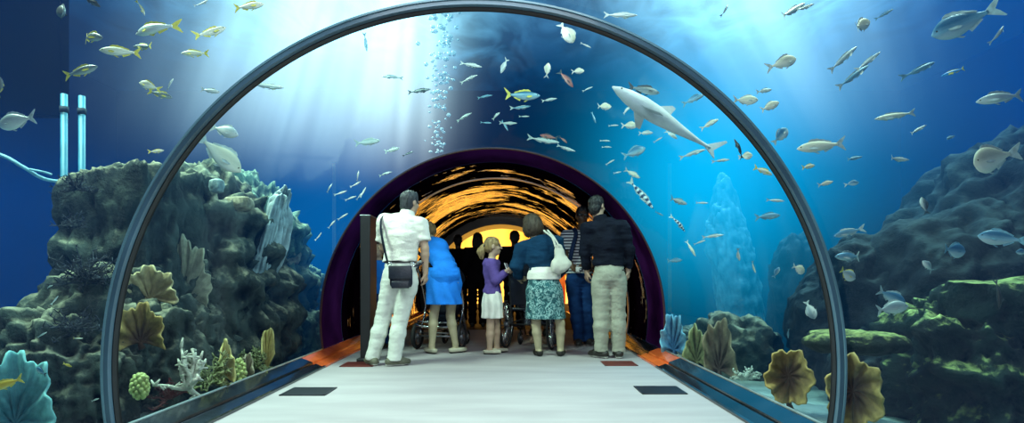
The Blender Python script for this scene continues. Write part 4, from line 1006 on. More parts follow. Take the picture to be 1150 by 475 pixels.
M['c_tan'] = coral_mat('tan fan sponge', (.26, .18, .08), (.52, .42, .22))
M['c_olive'] = coral_mat('olive fan coral', (.15, .14, .06), (.42, .40, .18))
M['c_blue'] = coral_mat('blue fan coral', (.02, .09, .22), (.18, .45, .62))
M['c_teal'] = coral_mat('teal plate coral', (.02, .12, .16), (.22, .55, .55))
M['c_dark'] = coral_mat('dark brown leaf sponge', (.07, .04, .035), (.26, .20, .12))
M['c_pale'] = coral_mat('pale pleated sponge', (.16, .14, .10), (.40, .36, .24), 40)
M['c_yellow'] = coral_mat('yellow leaf sponge', (.26, .20, .06), (.55, .48, .18))
def fan(name, label, c, w, h, yaw, tilt, m, ruf=.10, nr=7, cup=.35, seed=0, a0=-.35, a1=PI+.35, cat='coral', disc=False):
    """a ruffled fan growing from its foot: u across, v from foot to rim"""
    nu, nv = 64, 22; v = []; uv = []
    for j in range(nv+1):
        r = j/nv
        for i in range(nu+1):
            u = i/nu; a = a0+(a1-a0)*u
            rr = r*(1+.10*math.sin(nr*a+seed)*r+.05*math.sin(2.7*nr*a+seed*2)*r)
            x = rr*math.cos(a)*w; z = rr*math.sin(a)*h+.18*h*r
            y = -cup*h*(r**2)*(.4+.6*abs(math.cos(a))) + ruf*h*math.sin(nr*1.6*a+seed)*r**2 + .03*h*math.sin(5*r+a*9)
            if disc: x = rr*math.cos(a)*w; z = rr*math.sin(a)*h*.62+.55*h
            v.append((x, y, z)); uv.append((u, r))
    f = [(j*(nu+1)+i, j*(nu+1)+i+1, (j+1)*(nu+1)+i+1, (j+1)*(nu+1)+i) for j in range(nv) for i in range(nu)]
    me = mesh_np(name, v, f); l = me.uv_layers.new(name='UVMap')
    for p_ in me.polygons:
        for li in p_.loop_indices: l.data[li].uv = uv[me.loops[li].vertex_index]
    o = link(name, me, M[m], None, c); o.rotation_euler = (tilt, 0, yaw)
    so = o.modifiers.new('thick', 'SOLIDIFY'); so.thickness = .012; so.offset = 0
    tag(o, label, cat)
    bm = bmesh.new(); tube(bm, [(0, 0, .02*h), (0, .01, -.10*h), (.01, .01, -.22*h)], [.05*w+.012, .04*w+.012, .07*w+.014], 10); link('stalk', from_bm('stalk', bm), M[m], o)
    return o
def fpx(name, label, x, y, d, wpx, hpx, yaw, tilt, m, **kw):   # x, y: the foot; sizes of the whole fan as seen
    k = d/F; return fan(name, label, px(x, y, d), wpx*k/2.1, hpx*k/1.25, yaw, tilt, m, **kw)
fpx('cup_coral', 'large ruffled brown cup coral with yellow rim behind the right ledge, inside the steel ring', 886, 449, 3.95, 48, 62, -0.45, .05, 'c_brown', cup=.35, seed=1.2, ruf=.06, a0=-PI/2+.02, a1=1.5*PI-.02, disc=True, nr=6)
fpx('cup_coral', 'tall ruffled brown cup coral crossed by the right foot of the steel ring', 957, 475, 3.45, 56, 82, -0.45, .05, 'c_brown', cup=.35, seed=3.9, ruf=.06, a0=-PI/2+.02, a1=1.5*PI-.02, disc=True, nr=6)
fpx('leaf_sponge', 'dark brown leaf sponge standing at the right ledge beside the yellowish leaf sponge', 808, 415, 5.4, 36, 60, -0.45, .05, 'c_dark', cup=.2, seed=2.1, nr=5)
fpx('leaf_sponge', 'narrow yellowish leaf sponge between the blue fan and the dark brown leaf sponge', 783, 406, 6.0, 26, 42, -0.45, .05, 'c_olive', cup=.3, seed=5.2, nr=5)
fpx('fan_coral', 'blue ruffled fan coral at the right ledge next to the purple lining', 757, 393, 6.15, 28, 42, -0.45, .0, 'c_blue', cup=.25, seed=.4)
fpx('fan_sponge', 'brown fan sponge spreading inside the left side of the steel ring, uppermost of the two', 168, 336, 4.15, 52, 38, 0.55, .0, 'c_tan', cup=.5, seed=2.8)
fpx('fan_sponge', 'broad dark brown fan sponge below the olive one, inside the left side of the ring', 158, 384, 3.9, 46, 46, 0.55, .1, 'c_brown', cup=.4, seed=4.3)
fpx('pleated_sponge', 'tall pale pleated sponge hanging against the left reef beside the brown fans', 206, 338, 4.7, 54, 72, 0.55, .05, 'c_pale', cup=.15, seed=6.3, nr=9, ruf=.05)
fpx('leaf_sponge', 'pointed yellow leaf sponge standing at the left ledge near the reddish vent', 300, 414, 5.1, 16, 52, 0.55, 0, 'c_yellow', cup=.15, seed=1.1, nr=2, a0=.2, a1=PI-.2)
fpx('leaf_sponge', 'small yellow leaf sponge midway along the left ledge', 253, 424, 4.36, 18, 42, 0.55, 0, 'c_yellow', cup=.3, seed=7.7, nr=4)
fpx('leaf_sponge', 'small cream leaf sponge between the yellow sponges along the left ledge', 277, 421, 4.72, 14, 26, 0.55, 0, 'c_pale', cup=.3, seed=3.7, nr=4)
fpx('plate_coral', 'teal plate coral in the bottom left corner of the tank', 18, 476, 3.05, 72, 80, 0.55, -.3, 'c_teal', cup=.5, seed=9.1, ruf=.05)
# knobbly and branching corals
M['polyp'] = pbr('pale green polyp', (.42, .48, .16), .5, 0, .35, 30)
M['bush'] = pbr('dark black coral', (.010, .016, .03), .8, 0, .5, 20)
M['branch_pale'] = pbr('pale branching coral', (.50, .52, .44), .8, 0, .3, 20, .5, 60)
M['branch_green'] = pbr('green brown coral', (.16, .19, .08), .8, 0, .5, 16, .6, 50)
M['red_weed'] = pbr('dark red weed', (.12, .02, .025), .8, 0, .5, 16)
rs = random.Random(5)
def polyps(name, label, c, w, h, n, m, r):
    bm = bmesh.new()
    for i in range(n):
        a = i*2.39996; zz = 1-2*(i+.5)/n; q = math.sqrt(1-zz*zz)
        ball(bm, (q*math.cos(a)*w, q*math.sin(a)*w*.6, zz*h), r*rs.uniform(.8, 1.25), 2, (1, 1, 1.15))
    ball(bm, (0, 0, 0), 1, 3, (w*.85, w*.5, h*.85))
    o = link(name, from_bm(name, bm), M[m], None, c); return tag(o, label, 'coral')
polyps('bubble_coral', 'green bubble coral cluster behind the glass near the left ring foot', px(157, 434, 3.6), .052, .075, 52, 'polyp', .0135)
polyps('bubble_coral', 'small pale green bubble coral low on the left ledge near the cream leaf sponge', px(268, 418, 4.58), .05, .10, 40, 'polyp', .016)
def bush(name, label, c, size, n, m, spread=(1, 1, 1), r=.006, cat='coral'):
    bm = bmesh.new()
    for i in range(n):
        d = Vector((rs.uniform(-1, 1)*spread[0], rs.uniform(-1, 1)*spread[1], rs.uniform(-.2, 1)*spread[2])); L = size*rs.uniform(.6, 1)
        pts = [Vector((0, 0, 0))]; 
        for j in range(5): pts.append(pts[-1]+(d.normalized()+Vector((rs.uniform(-.4, .4), rs.uniform(-.4, .4), rs.uniform(-.3, .4)))).normalized()*L/5)
        tube(bm, pts, [r*(1-.13*j) for j in range(6)], 6)
        for j in range(1, 6):
            for s in range(2):
                e = pts[j]+Vector((rs.uniform(-1, 1), rs.uniform(-1, 1), rs.uniform(-.6, 1))).normalized()*L*.22; tube(bm, [pts[j], e], [r*.6, r*.25], 5)
    o = link(name, from_bm(name, bm), M[m], None, c); return tag(o, label, cat)
bush('black_coral', 'dark bushy black coral where the pale rope meets the thin pipes', px(86, 213, 4.1), .16, 22, 'bush', (1.1, .8, .7))
bush('black_coral', 'dark spindly black coral on the pipes below the rope knot', px(84, 255, 4.0), .17, 14, 'bush', (1.3, .8, .6))
bush('black_coral', 'dense dark bush coral on the rock left of the ring, above the weedy boulder', px(98, 315, 3.75), .25, 40, 'bush', (1.2, .8, .8), .007)
bush('black_coral', 'dark bush coral lower down, left of the weedy boulder', px(82, 372, 3.6), .2, 26, 'bush', (1.2, .8, .8), .007)
bush('branching_coral', 'pale branching coral rising from the left ledge below the pleated sponge', px(212, 436, 3.88), .30, 12, 'branch_pale', (.25, .3, 1.2), .02)
bush('branching_coral', 'bushy green brown coral on the left ledge beside the small yellow leaf sponge', px(238, 428, 4.18), .22, 34, 'branch_green', (.8, .6, 1), .014)
bush('branching_coral', 'dark red weed low behind the left ledge, beside the green bubble coral', px(188, 448, 3.9), .17, 18, 'red_weed', (.8, .6, 1), .008)
bush('branching_coral', 'bushy green coral at the foot of the pointed yellow leaf sponge', px(288, 412, 4.88), .18, 24, 'branch_green', (.7, .6, 1), .014)
bush('branching_coral', 'pale low coral on the sand between the blue fan and the right ledge', px(770, 402, 6.3), .15, 26, 'branch_pale', (1.2, .8, .8), .016)
bush('branching_coral', 'pale coral tuft on the sand at the right ledge beyond the brown leaf sponge', px(838, 425, 5.0), .13, 22, 'branch_pale', (1.2, .8, .8), .013)
# rope and pipes
M['pipe'] = pbr('pale cyan pipe', (.04, .20, .30), .5, 0, .3, 6)
M['rope'] = pbr('pale rope', (.30, .52, .62), .8, 0, .25, 30)
for x, d, l in ((72, 4.55, 'thin pale cyan pipe at the left edge of the tank, nearer the open water'), (92, 4.6, 'thin pale cyan pipe standing against the flat topped reef block')):
    bm = bmesh.new(); q = px(x, 300, d); tube(bm, [(0, 0, -.35), (0, 0, 2.35)], .024, 14); e = link('water_pipe', from_bm('pipe', bm), M['pipe'], None, (q[0], q[1], 0)); tag(e, l, 'pipe')
    for z in (.4, 1.4, 2.2): 
        bm = bmesh.new(); tube(bm, [(0, 0, z), (0, 0, z+.05)], .031, 14); link('pipe_clip', from_bm('clip', bm), M['bush'], e)
bm = bmesh.new(); P0 = px(80, 208, 4.3); tube(bm, [Vector(q)-Vector(P0) for q in smoothpts([px(-90, 150, 4.0), px(-5, 172, 4.1), px(25, 187, 4.15), px(50, 201, 4.25), px(80, 205, 4.4)], 8)], .013, 8)
tube(bm, [Vector(q)-Vector(P0) for q in smoothpts([px(33, 190, 4.15), px(48, 193, 4.2), px(58, 196, 4.25)], 5)], .008, 8)
tag(link('rope', from_bm('rope', bm), M['rope'], None, P0), 'pale rope sloping through the water from the left edge to the black coral', 'rope')
# bubbles
bm = bmesh.new()
for i in range(170):
    t = rs.random(); y = 8+165*t; q = Vector(px(500-8*t+rs.gauss(0, 5+3*(1-t)), y, 6.6+rs.uniform(-.15, .15)+2*t*.3)); ball(bm, q, rs.uniform(.010, .034)*(1.15-.4*t), 2, (1, 1, rs.uniform(.6, 1)))
m, nt, out = newmat('air bubble'); fr = nd(nt, 'LayerWeight', {0: .35}); tr = nd(nt, 'BsdfTransparent', {0: (.9, .95, 1, 1)}); gl = nd(nt, 'BsdfPrincipled', {'Base Color': (.9, .95, 1, 1), 'Roughness': .15}); mx = nd(nt, 'MixShader', {0: mth(nt, 'ADD', mth(nt, 'MULTIPLY', fr.outputs[1], .6), .45), 1: tr, 2: gl}); nt.links.new(mx.outputs[0], out.inputs[0])
tag(link('air_bubbles', from_bm('bubbles', bm), m), 'stream of bright air bubbles rising above the tunnel', 'bubbles', kind='stuff')
# ================================================================ fish
def fish_mat(name, back, side, belly, rough=.4, metal=.15, bands=None):
    m, nt, out = newmat(name)
    t = nd(nt, 'TexCoord'); sp = nd(nt, 'SeparateXYZ', {0: t.outputs['Object']})
    n = nd(nt, 'TexNoise', {0: nd(nt, 'Mapping', {0: t.outputs['Object'], 'Scale': (3, 3, 14)}), 'Scale': 2.5, 'Detail': 4.0})
    f = mth(nt, 'ADD', mth(nt, 'MULTIPLY', sp.outputs[2], 3.6), mth(nt, 'ADD', .38, mth(nt, 'MULTIPLY', n, .25)))
    cr = ramp(nt, f, [(.12, belly), (.45, side), (.78, back)]); c = cr.outputs[0]
    if bands:
        b_ = mth(nt, 'FRACT', mth(nt, 'ADD', mth(nt, 'MULTIPLY', sp.outputs[0], bands), mth(nt, 'MULTIPLY', n, .4)))
        c = mixc(nt, ramp(nt, b_, [(.42, (0, 0, 0)), (.5, (1, 1, 1))]), cr, (.01, .05, .14))
    sc = nd(nt, 'TexVoronoi', {0: t.outputs['Object'], 'Scale': 45.0})
    bp = nd(nt, 'Bump', {'Height': sc, 'Strength': .12, 'Distance': .01})
    b = nd(nt, 'BsdfPrincipled', {'Base Color': c, 'Roughness': rough, 'Metallic': metal, 'Normal': bp}); nt.links.new(b.outputs[0], out.inputs[0]); return m
M['f_silver'] = fish_mat('silver fish skin', (.30, .38, .40), (.60, .64, .60), (.75, .76, .70))
M['f_dark'] = fish_mat('dark grey fish skin', (.05, .075, .09), (.20, .26, .28), (.50, .54, .50))
M['f_cream'] = fish_mat('cream fish skin', (.50, .50, .38), (.78, .76, .60), (.85, .83, .70), .5, 0)
M['f_blue'] = fish_mat('blue silver fish skin', (.04, .16, .28), (.22, .42, .52), (.55, .66, .68))
M['f_bright'] = fish_mat('bright blue fish skin', (.02, .22, .60), (.05, .40, .8), (.3, .6, .8), .4, 0)
M['f_yellow'] = fish_mat('yellow fish skin', (.45, .32, .03), (.75, .50, .05), (.8, .62, .2), .5, 0)
M['f_red'] = fish_mat('reddish fish skin', (.18, .05, .06), (.40, .14, .12), (.5, .3, .25), .5, 0)
M['f_black'] = fish_mat('blackish fish skin', (.008, .012, .02), (.03, .045, .06), (.12, .15, .16), .5, 0)
M['f_stripe'] = fish_mat('striped refraction bands', (.55, .68, .72), (.7, .78, .8), (.8, .82, .8), .5, 0, 7.0)  # banding of a striped refraction
M['fin_yellow'] = pbr('yellow fin', (.72, .62, .10), .6, 0, .2, 12)
M['fin_grey'] = pbr('pale grey fin', (.45, .52, .50), .6, 0, .25, 12)
M['fin_dark'] = pbr('dark fin', (.04, .06, .075), .6, 0, .3, 12)
M['fin_blue'] = pbr('blue grey fin', (.15, .33, .42), .6, 0, .3, 12)
SH = {  # half height (top, bottom) along the body from nose to tail root, thickness, tail size, fork
    'snapper': ([(0, .004), (.03, .034), (.08, .062), (.16, .093), (.28, .118), (.40, .120), (.52, .104), (.64, .074), (.73, .046), (.80, .030), (.84, .030)], .95, .52, .13, .08),
    'bream':   ([(0, .006), (.03, .055), (.08, .105), (.16, .160), (.27, .200), (.38, .205), (.50, .178), (.62, .122), (.72, .066), (.79, .036), (.83, .032)], .90, .40, .15, .09),
    'round':   ([(0, .010), (.03, .09), (.08, .165), (.16, .235), (.28, .285), (.40, .285), (.52, .240), (.63, .160), (.73, .080), (.79, .045), (.83, .040)], 1.0, .32, .15, .06),
    'slim':    ([(0, .003), (.03, .018), (.08, .034), (.16, .052), (.28, .064), (.42, .066), (.56, .056), (.68, .040), (.77, .026), (.82, .019), (.86, .018)], 1.0, .75, .085, .06)}
def fish_parts(kind, bend):
    prof, bot, thick, th, fork = SH[kind]; nseg = 16
    xs = [a for a, b in prof]; hs = [b for a, b in prof]
    X = np.linspace(0, xs[-1], 26)**1.0; Hh = np.interp(X, xs, hs)
    for _ in range(2): Hh[1:-1] = (Hh[:-2]+2*Hh[1:-1]+Hh[2:])/4
    by = lambda x: bend*max(0, x-.25)**2
    bm = bmesh.new(); rows = []
    for x, h in zip(X, Hh):
        w = h*thick*(1.0 if x > .1 else .7+3*x)
        rows.append([bm.verts.new((.5-x, by(x)+w*math.sin(a), h*math.cos(a)*(1 if math.cos(a) > 0 else bot))) for a in [2*PI*i/nseg for i in range(nseg)]])
    for A, B in zip(rows, rows[1:]):
        for j in range(nseg): bm.faces.new((A[j], A[(j+1) % nseg], B[(j+1) % nseg], B[j]))
    bm.faces.new(rows[0]); bm.faces.new(rows[-1])
    for s in (-1, 1): pass
    body = bm
    def sheet(pts, y=None, t=.004):
        b = bmesh.new()
        for s in (-1, 1):
            vs = [b.verts.new((.5-x, (by(x) if y is None else y)+s*t, z)) for x, z in pts]; b.faces.new(vs if s > 0 else vs[::-1])
        n = len(pts); b.verts.ensure_lookup_table()
        for i in range(n): b.faces.new((b.verts[i], b.verts[(i+1) % n], b.verts[n+(i+1) % n], b.verts[n+i]))
        return b
    e = xs[-1]; hr = hs[-1]
    tail = sheet([(e-.03, hr*.9), (e+.05, hr+th*.45), (1.0, hr+th), (1.01, hr+th*.92), (1.0-fork*.6, th*.35), (1.0-fork, 0), (1.0-fork*.6, -th*.35), (1.0, -hr-th*.95), (.985, -hr-th*.98), (e+.05, -hr-th*.4), (e-.03, -hr*.9)])
    hm = lambda x: float(np.interp(x, X, Hh))
    fh = .055 if kind != 'slim' else .03
    xs_ = np.linspace(.24, .70, 9)
    dor = sheet([(x, hm(x)*.9) for x in xs_] + [(x+.025, hm(x)+fh*(1.0-.75*abs((x-.36)/.4))*(1+.15*((i % 2)*2-1))) for i, x in reversed(list(enumerate(xs_)))])
    xa = np.linspace(.54, .72, 5)
    ana = sheet([(x, -hm(x)*bot*.9) for x in xa] + [(x+.03, -hm(x)*bot-fh*.9*(1-(x-.54)/.26)) for x in reversed(xa)])
    pel = sheet([(.33, -hm(.33)*bot*.95), (.38, -hm(.38)*bot*.95), (.47, -hm(.4)*bot-fh*.75), (.43, -hm(.4)*bot-fh*.9)])
    pec = []
    for s in (-1, 1):
        b = bmesh.new(); y0 = s*hm(.24)*thick*.93
        pts = [(.23, y0, -.01), (.25, y0+s*.012, -.05*bot), (.36, y0+s*.06, -.075), (.41, y0+s*.065, -.045), (.34, y0+s*.045, -.01)]
        v = [b.verts.new((.5-x, y, z)) for x, y, z in pts]; b.faces.new(v); w = [b.verts.new((.5-x, y+s*.004, z)) for x, y, z in pts]; b.faces.new(w[::-1])
        for i in range(5): b.faces.new((v[i], w[i], w[(i+1) % 5], v[(i+1) % 5]))
        pec.append(b)
    eyes = []
    for s in (-1, 1):
        b = bmesh.new(); ex = .085; ball(b, (.5-ex, s*hm(ex)*thick*.80, hm(ex)*.32), .017 if kind != 'slim' else .011, 2, (1, .6, 1)); eyes.append(b)
    return dict(body=body, tail_fin=[tail], dorsal_fin=[dor], anal_fin=[ana], pelvic_fin=[pel], pectoral_fin=pec, eye=eyes)
FM = {}
for kd in SH:
    for vi, bend in enumerate((.0, .45, -.45)):
        q = fish_parts(kd, bend); FM[kd, vi] = {k: ([from_bm('%s_%s' % (kd, k), b, k in ('body', 'eye')) for b in v] if isinstance(v, list) else from_bm('%s_body' % kd, v)) for k, v in q.items()}
PROTO = {}
def mslot(o, m):                              # copies share a mesh; the material sits on the object
    if not o.data.materials: o.data.materials.append(None)
    o.material_slots[0].link = 'OBJECT'; o.material_slots[0].material = M[m]; return o
def proto(kd, vi, skin, fin, small):
    key = (kd, vi, skin, fin, small)
    if key not in PROTO:
        q = FM[kd, vi]; b = mslot(link('fish', q['body']), skin)
        for nm in ('tail_fin', 'dorsal_fin', 'anal_fin', 'pelvic_fin', 'pectoral_fin', 'eye'):
            if small and nm in ('anal_fin', 'pelvic_fin', 'pectoral_fin', 'eye'): continue
            for me in q[nm]: mslot(link(nm, me, None, b), 'eye' if nm == 'eye' else fin)
        PROTO[key] = [b, False]
    pr = PROTO[key]
    if not pr[1]: pr[1] = True; return pr[0]
    return copy_tree(pr[0])
_n = [0]
def fish(x, y, L, ang, kd, skin, fin, off, label, group=None, yaw=None):
    _n[0] += 1; r = random.Random(_n[0]*31+5); L = max(L, 11)
    q = math.hypot(x-552.6, y-360)                     # keep clear of the opaque lining and of the steel ring
    if q < 204 and y < 360: t = (204+(_n[0] % 4)*6)/q; x, y = 552.6+(x-552.6)*t, 360+(y-360)*t
    q = math.hypot(x-532.5, y-415)
    if 397 < q < 424: t = (388 if 'inside' in label else 431)/q; x, y = 532.5+(x-532.5)*t, 415+(y-415)*t
    d = exit_d(x, y)+off; k = d/F
    o = proto(kd, r.choice((0, 1, 2)), skin, fin, L < 15)
    a = math.radians(ang); yw = r.uniform(-.35, .35) if yaw is None else yaw
    n = Vector((math.cos(a), yw, math.sin(a))).normalized()
    up = Vector((0, 0, 1)) if abs(math.sin(a)) < .93 else Vector((-1 if math.cos(a) >= 0 else 1, 0, .3))
    s = up.cross(n).normalized(); u = n.cross(s)
    Mx = Matrix((n, s, u)).transposed().to_4x4(); sc = L*k*1.04
    o.matrix_world = Matrix.Translation(px(x, y, d)) @ Mx @ Matrix.Scale(sc, 4)
    tag(o, label, 'fish', group or GRP)
GRP = 'yellow tailed fish above the left reef'
S_, D_, C_, B_, FG, FY, FD, FB = 'f_silver', 'f_dark', 'f_cream', 'f_blue', 'fin_grey', 'fin_yellow', 'fin_dark', 'fin_blue'
fish(101, 41, 39, -12, 'snapper', D_, FY, .7, 'dark backed yellow tailed fish heading right, highest one over the dark upper left water')
fish(135, 58, 40, 181, 'snapper', C_, FY, .7, 'plump cream yellow tailed fish heading left over the dark water, overlapping a darker fish')
fish(162, 53, 25, 176, 'snapper', D_, FY, 1.0, 'dark yellow tailed fish peeping out behind the plump cream one')
fish(173, 31, 50, 191, 'snapper', S_, FY, .9, 'long silver fish with bright yellow tail heading left above the plump cream fish')
fish(91, 80, 38, 16, 'snapper', D_, FY, .7, 'dark yellow tailed fish swimming up to the right, lowest over the dark upper left water')
fish(237, 37, 34, 27, 'snapper', C_, FY, .8, 'pale yellow fish nosing up to the right in the white haze outside the ring')
fish(219, 60, 28, 184, 'snapper', C_, FY, .9, 'pale cream fish heading left in the white haze, below the one nosing up')
fish(167, 96, 22, 163, 'bream', C_, FY, .8, 'small cream bream nosing up left, above its darker partner in the haze')
fish(180, 106, 25, -14, 'snapper', D_, FY, .8, 'small grey yellow fish just under the cream bream in the haze')
fish(191, 94, 14, 62, 'slim', S_, FG, .9, 'tiny fish pointing steeply upward beside the cream bream in the haze')
fish(160, 10, 19, -65, 'slim', C_, FY, 1.0, 'slim pale fish diving near the top edge above the long silver fish')
fish(280, 7, 33, 8, 'snapper', C_, FY, .7, 'pale yellow fish cut close to the top edge left of the ring crown')
fish(227, 4, 16, 30, 'slim', S_, FG, .9, 'small pale blue fish at the top edge above the white haze')
fish(72, 14, 34, 160, 'bream', 'f_black', FD, 1.2, 'shadowy fish deep in the dark water of the upper left corner', yaw=.5)
fish(103, 2, 20, -30, 'snapper', 'f_black', FD, .8, 'dark fish touching the top edge in the upper left')
fish(0, 98, 24, 90, 'bream', 'f_black', FY, .6, 'dark fish half cut by the left edge beside open blue water')
GRP = None
fish(19, 136, 46, 191, 'bream', S_, FG, .6, 'big silver bream at the left edge of the open blue water')
fish(176, 170, 15, 10, 'snapper', C_, FY, .5, 'small pinkish fish above the flat topped reef block')
fish(8, 431, 36, 200, 'snapper', 'f_yellow', FY, .35, 'bright yellow fish over the teal plate coral in the bottom left corner')
fish(55, 322, 9, 20, 'slim', S_, FG, .8, 'tiny white fish in the blue water left of the bush coral, highest of its scatter', 'tiny fish in the blue water at the lower left')
fish(62, 337, 8, 60, 'slim', S_, FG, .8, 'tiny white fish tilted upward, just below the highest of the scatter at the left', 'tiny fish in the blue water at the lower left')
fish(47, 376, 10, 35, 'slim', S_, FG, .8, 'tiny white fish alone in the blue midway between the scatter and the teal coral', 'tiny fish in the blue water at the lower left')
fish(87, 380, 8, 0, 'slim', C_, FY, .5, 'tiny pale yellow fish against the dark weedy rocks at the left', 'tiny fish in the blue water at the lower left')
fish(75, 410, 9, -20, 'snapper', 'f_yellow', FY, .5, 'tiny orange yellow fish over the dark rock slope at the lower left', 'tiny fish in the blue water at the lower left')
fish(46, 417, 15, 150, 'bream', 'f_blue', FD, .5, 'small dark blue fish beside the teal plate coral', 'tiny fish in the blue water at the lower left')
fish(107, 449, 7, 20, 'slim', S_, FG, .25, 'tiny white fish low over the dark rock slope near the ring foot', 'tiny fish in the blue water at the lower left')
GRP = 'pale fish inside the left arc of the steel ring'
fish(252, 147, 32, -18, 'bream', S_, FG, .7, 'pale grey bream hugging the left arc of the ring, above the fat pale one')
fish(259, 126, 20, -8, 'snapper', S_, FG, .7, 'smaller pale fish touching the left arc of the ring, highest there')
fish(247, 174, 54, -42, 'bream', C_, FG, .9, 'fat pale fish nosing down inside the left arc of the ring above the reef')
fish(413, 160, 27, 12, 'snapper', S_, FG, 1.0, 'pale silver fish rising to the right in the clear blue above the white polo man')
fish(456, 195, 17, 12, 'snapper', S_, FG, .8, 'small bright fish just above the head of the man in white polo')
fish(445, 212, 16, 14, 'slim', S_, FG, .6, 'slim fish beside the head of the man in white polo, at his upper left')
fish(472, 200, 13, 20, 'slim', D_, FD, .5, 'faint slim fish above the seam arch to the right of the white polo head')
fish(471, 102, 27, 3, 'slim', D_, FD, 1.2, 'slim grey fish level in the bright haze left of the bubbles')
fish(411, 49, 20, -80, 'slim', B_, FB, 1.0, 'slim blue fish hanging head down in the bright haze under the ring')
fish(300, 97, 36, -4, 'slim', S_, FG, 1.2, 'slim pale fish in the bright haze inside the upper left of the ring')
fish(440, 86, 22, 178, 'slim', S_, FG, 1.6, 'faint slim fish heading left in the bright haze above the level grey one')
fish(404, 220, 9, 50, 'slim', S_, FG, .5, 'tiny pale fish high above the black post')
fish(370, 211, 9, 60, 'slim', S_, FG, .8, 'tiny white fish alone in the blue right of the left reef')
for x, y, L, a, l in ((418, 226, 13, 65, 'tiny silver fish pointing up, uppermost in the knot beside the white polo man'), (407, 234, 13, 25, 'tiny silver fish at the left of the knot over the black post'),
                      (427, 234, 13, 30, 'tiny silver fish nearest the collar of the man in white polo'), (414, 243, 14, 20, 'tiny silver fish right above the top of the black post'),
                      (398, 252, 13, 35, 'tiny silver fish left of the black post top'), (390, 262, 12, 50, 'tiny silver fish lower left of the black post top, over the purple lining edge'),
                      (382, 277, 11, 55, 'tiny silver fish lowest on the purple lining edge left of the black post'), (424, 221, 10, 80, 'tiny upright silver fish just left of the white polo shoulder, above the knot')):
    fish(x, y, L, a, 'slim', S_, FG, .12, l, 'tiny silver fish by the black post')
GRP = 'fish in the blue above the walkway'
fish(566, 74, 19, -112, 'snapper', S_, FG, .9, 'pale blue fish diving head down below the ring crown, right of the bubbles')
fish(529, 73, 25, -14, 'slim', S_, FG, .9, 'slim pale fish forming the upper stroke of an arrow right of the bubbles')
fish(527, 88, 20, 26, 'slim', S_, FG, .9, 'slim pale fish forming the lower stroke of an arrow right of the bubbles')
fish(615, 78, 16, 82, 'bream', C_, FG, .8, 'small white fish pointing up in the dark blue below the ring crown')
fish(637, 36, 26, -60, 'round', C_, FG, .9, 'bright cream disc of a fish just under the crown of the ring')
fish(658, 51, 13, -20, 'slim', S_, FG, .9, 'small pale fish to the lower right of the cream disc fish')
fish(649, 80, 15, 10, 'bream', C_, FG, .8, 'small cream fish above the brownish diving fish')
fish(636, 88, 24, -52, 'snapper', 'f_red', FD, .9, 'brownish fish diving to the right in the dark blue below the crown')
fish(586, 108, 41, 5, 'snapper', B_, FY, .9, 'long silver blue fish level in the dark blue centre, largest there')
fish(617, 112, 18, 14, 'slim', S_, FG, .9, 'slim fish trailing right behind the long silver blue fish')
fish(678, 120, 18, 6, 'bream', C_, FG, .7, 'white chunky fish between the dark centre and the cyan water')
fish(557, 130, 11, 40, 'snapper', S_, FG, .8, 'small bright fish below and left of the long silver blue fish')
fish(585, 121, 22, 6, 'slim', B_, FG, .9, 'slim faint fish right beneath the long silver blue fish')
fish(589, 131, 11, 0, 'slim', S_, FG, .9, 'tiny faint fish second beneath the long silver blue fish')
fish(667, 132, 13, -70, 'slim', B_, FB, .8, 'small blue fish diving at the edge of the cyan water')
fish(569, 158, 20, 4, 'slim', S_, FG, .6, 'slim fish left of the long slanting one above the orange arch')
fish(611, 158, 34, -10, 'slim', S_, FG, .6, 'long slim fish slanting down to the right above the orange arch')
fish(631, 177, 22, -14, 'slim', S_, FG, .4, 'slim bright fish touching a reddish one above the orange arch')
fish(610, 175, 20, 170, 'snapper', 'f_red', 'fin_dark', .5, 'reddish fish nose away from the slim bright one above the orange arch')
fish(547, 163, 12, -4, 'slim', B_, FB, .6, 'tiny blue fish at the left end above the orange arch')
fish(567, 141, 14, -60, 'slim', B_, FB, .8, 'small blue fish diving below the tiny bright ones in the dark centre')
fish(521, 131, 19, 24, 'slim', S_, FG, .9, 'slim pale fish rising beside the lower bubbles')
fish(633, 157, 9, -40, 'snapper', 'f_red', FD, .5, 'tiny reddish fish past the end of the long slanting slim fish')
fish(545, 108, 16, 10, 'slim', B_, FB, 1.2, 'faint blue fish left of the long silver blue fish')
fish(660, 100, 12, 20, 'slim', S_, FG, 1.1, 'faint slim fish between the brownish diving fish and the chunky white fish')
GRP = 'fish in the cyan water inside the right of the ring'
fish(707, 141, 19, 3, 'bream', C_, FG, .7, 'bright white fish level in the cyan water, second behind a tiny one')
fish(689, 141, 9, 3, 'slim', S_, FG, .7, 'tiny fish ahead of the bright white one in the cyan water')
fish(725, 149, 16, -6, 'snapper', S_, FG, .7, 'small pale fish below right of the bright white level one')
fish(681, 165, 9, -8, 'slim', S_, FG, .7, 'tiny lower fish of the pair at the left rim of the cyan water')
fish(680, 158, 8, -4, 'slim', S_, FG, .7, 'tiny upper fish of the pair at the left rim of the cyan water')
fish(693, 194, 9, 15, 'slim', S_, FG, .5, 'tiny fish above the black shirted man, upper one')
fish(669, 204, 8, 30, 'slim', S_, FG, .3, 'tiny fish near the hair of the black shirted man')
fish(723, 101, 36, -9, 'snapper', D_, FD, .8, 'grey trevally lying over the pale finned shape in the cyan water')
fish(797, 139, 20, 26, 'snapper', C_, FG, .7, 'cream fish rising to the right beside the tail of the pale finned shape')
fish(754, 151, 16, -40, 'snapper', S_, FG, .7, 'small pale fish diving beneath the pale finned shape')
fish(778, 172, 28, 14, 'slim', S_, FG, .7, 'slim fish rising gently below the tail of the pale finned shape')
fish(739, 157, 11, 30, 'slim', S_, FG, .7, 'tiny arched fish beneath the middle of the pale finned shape')
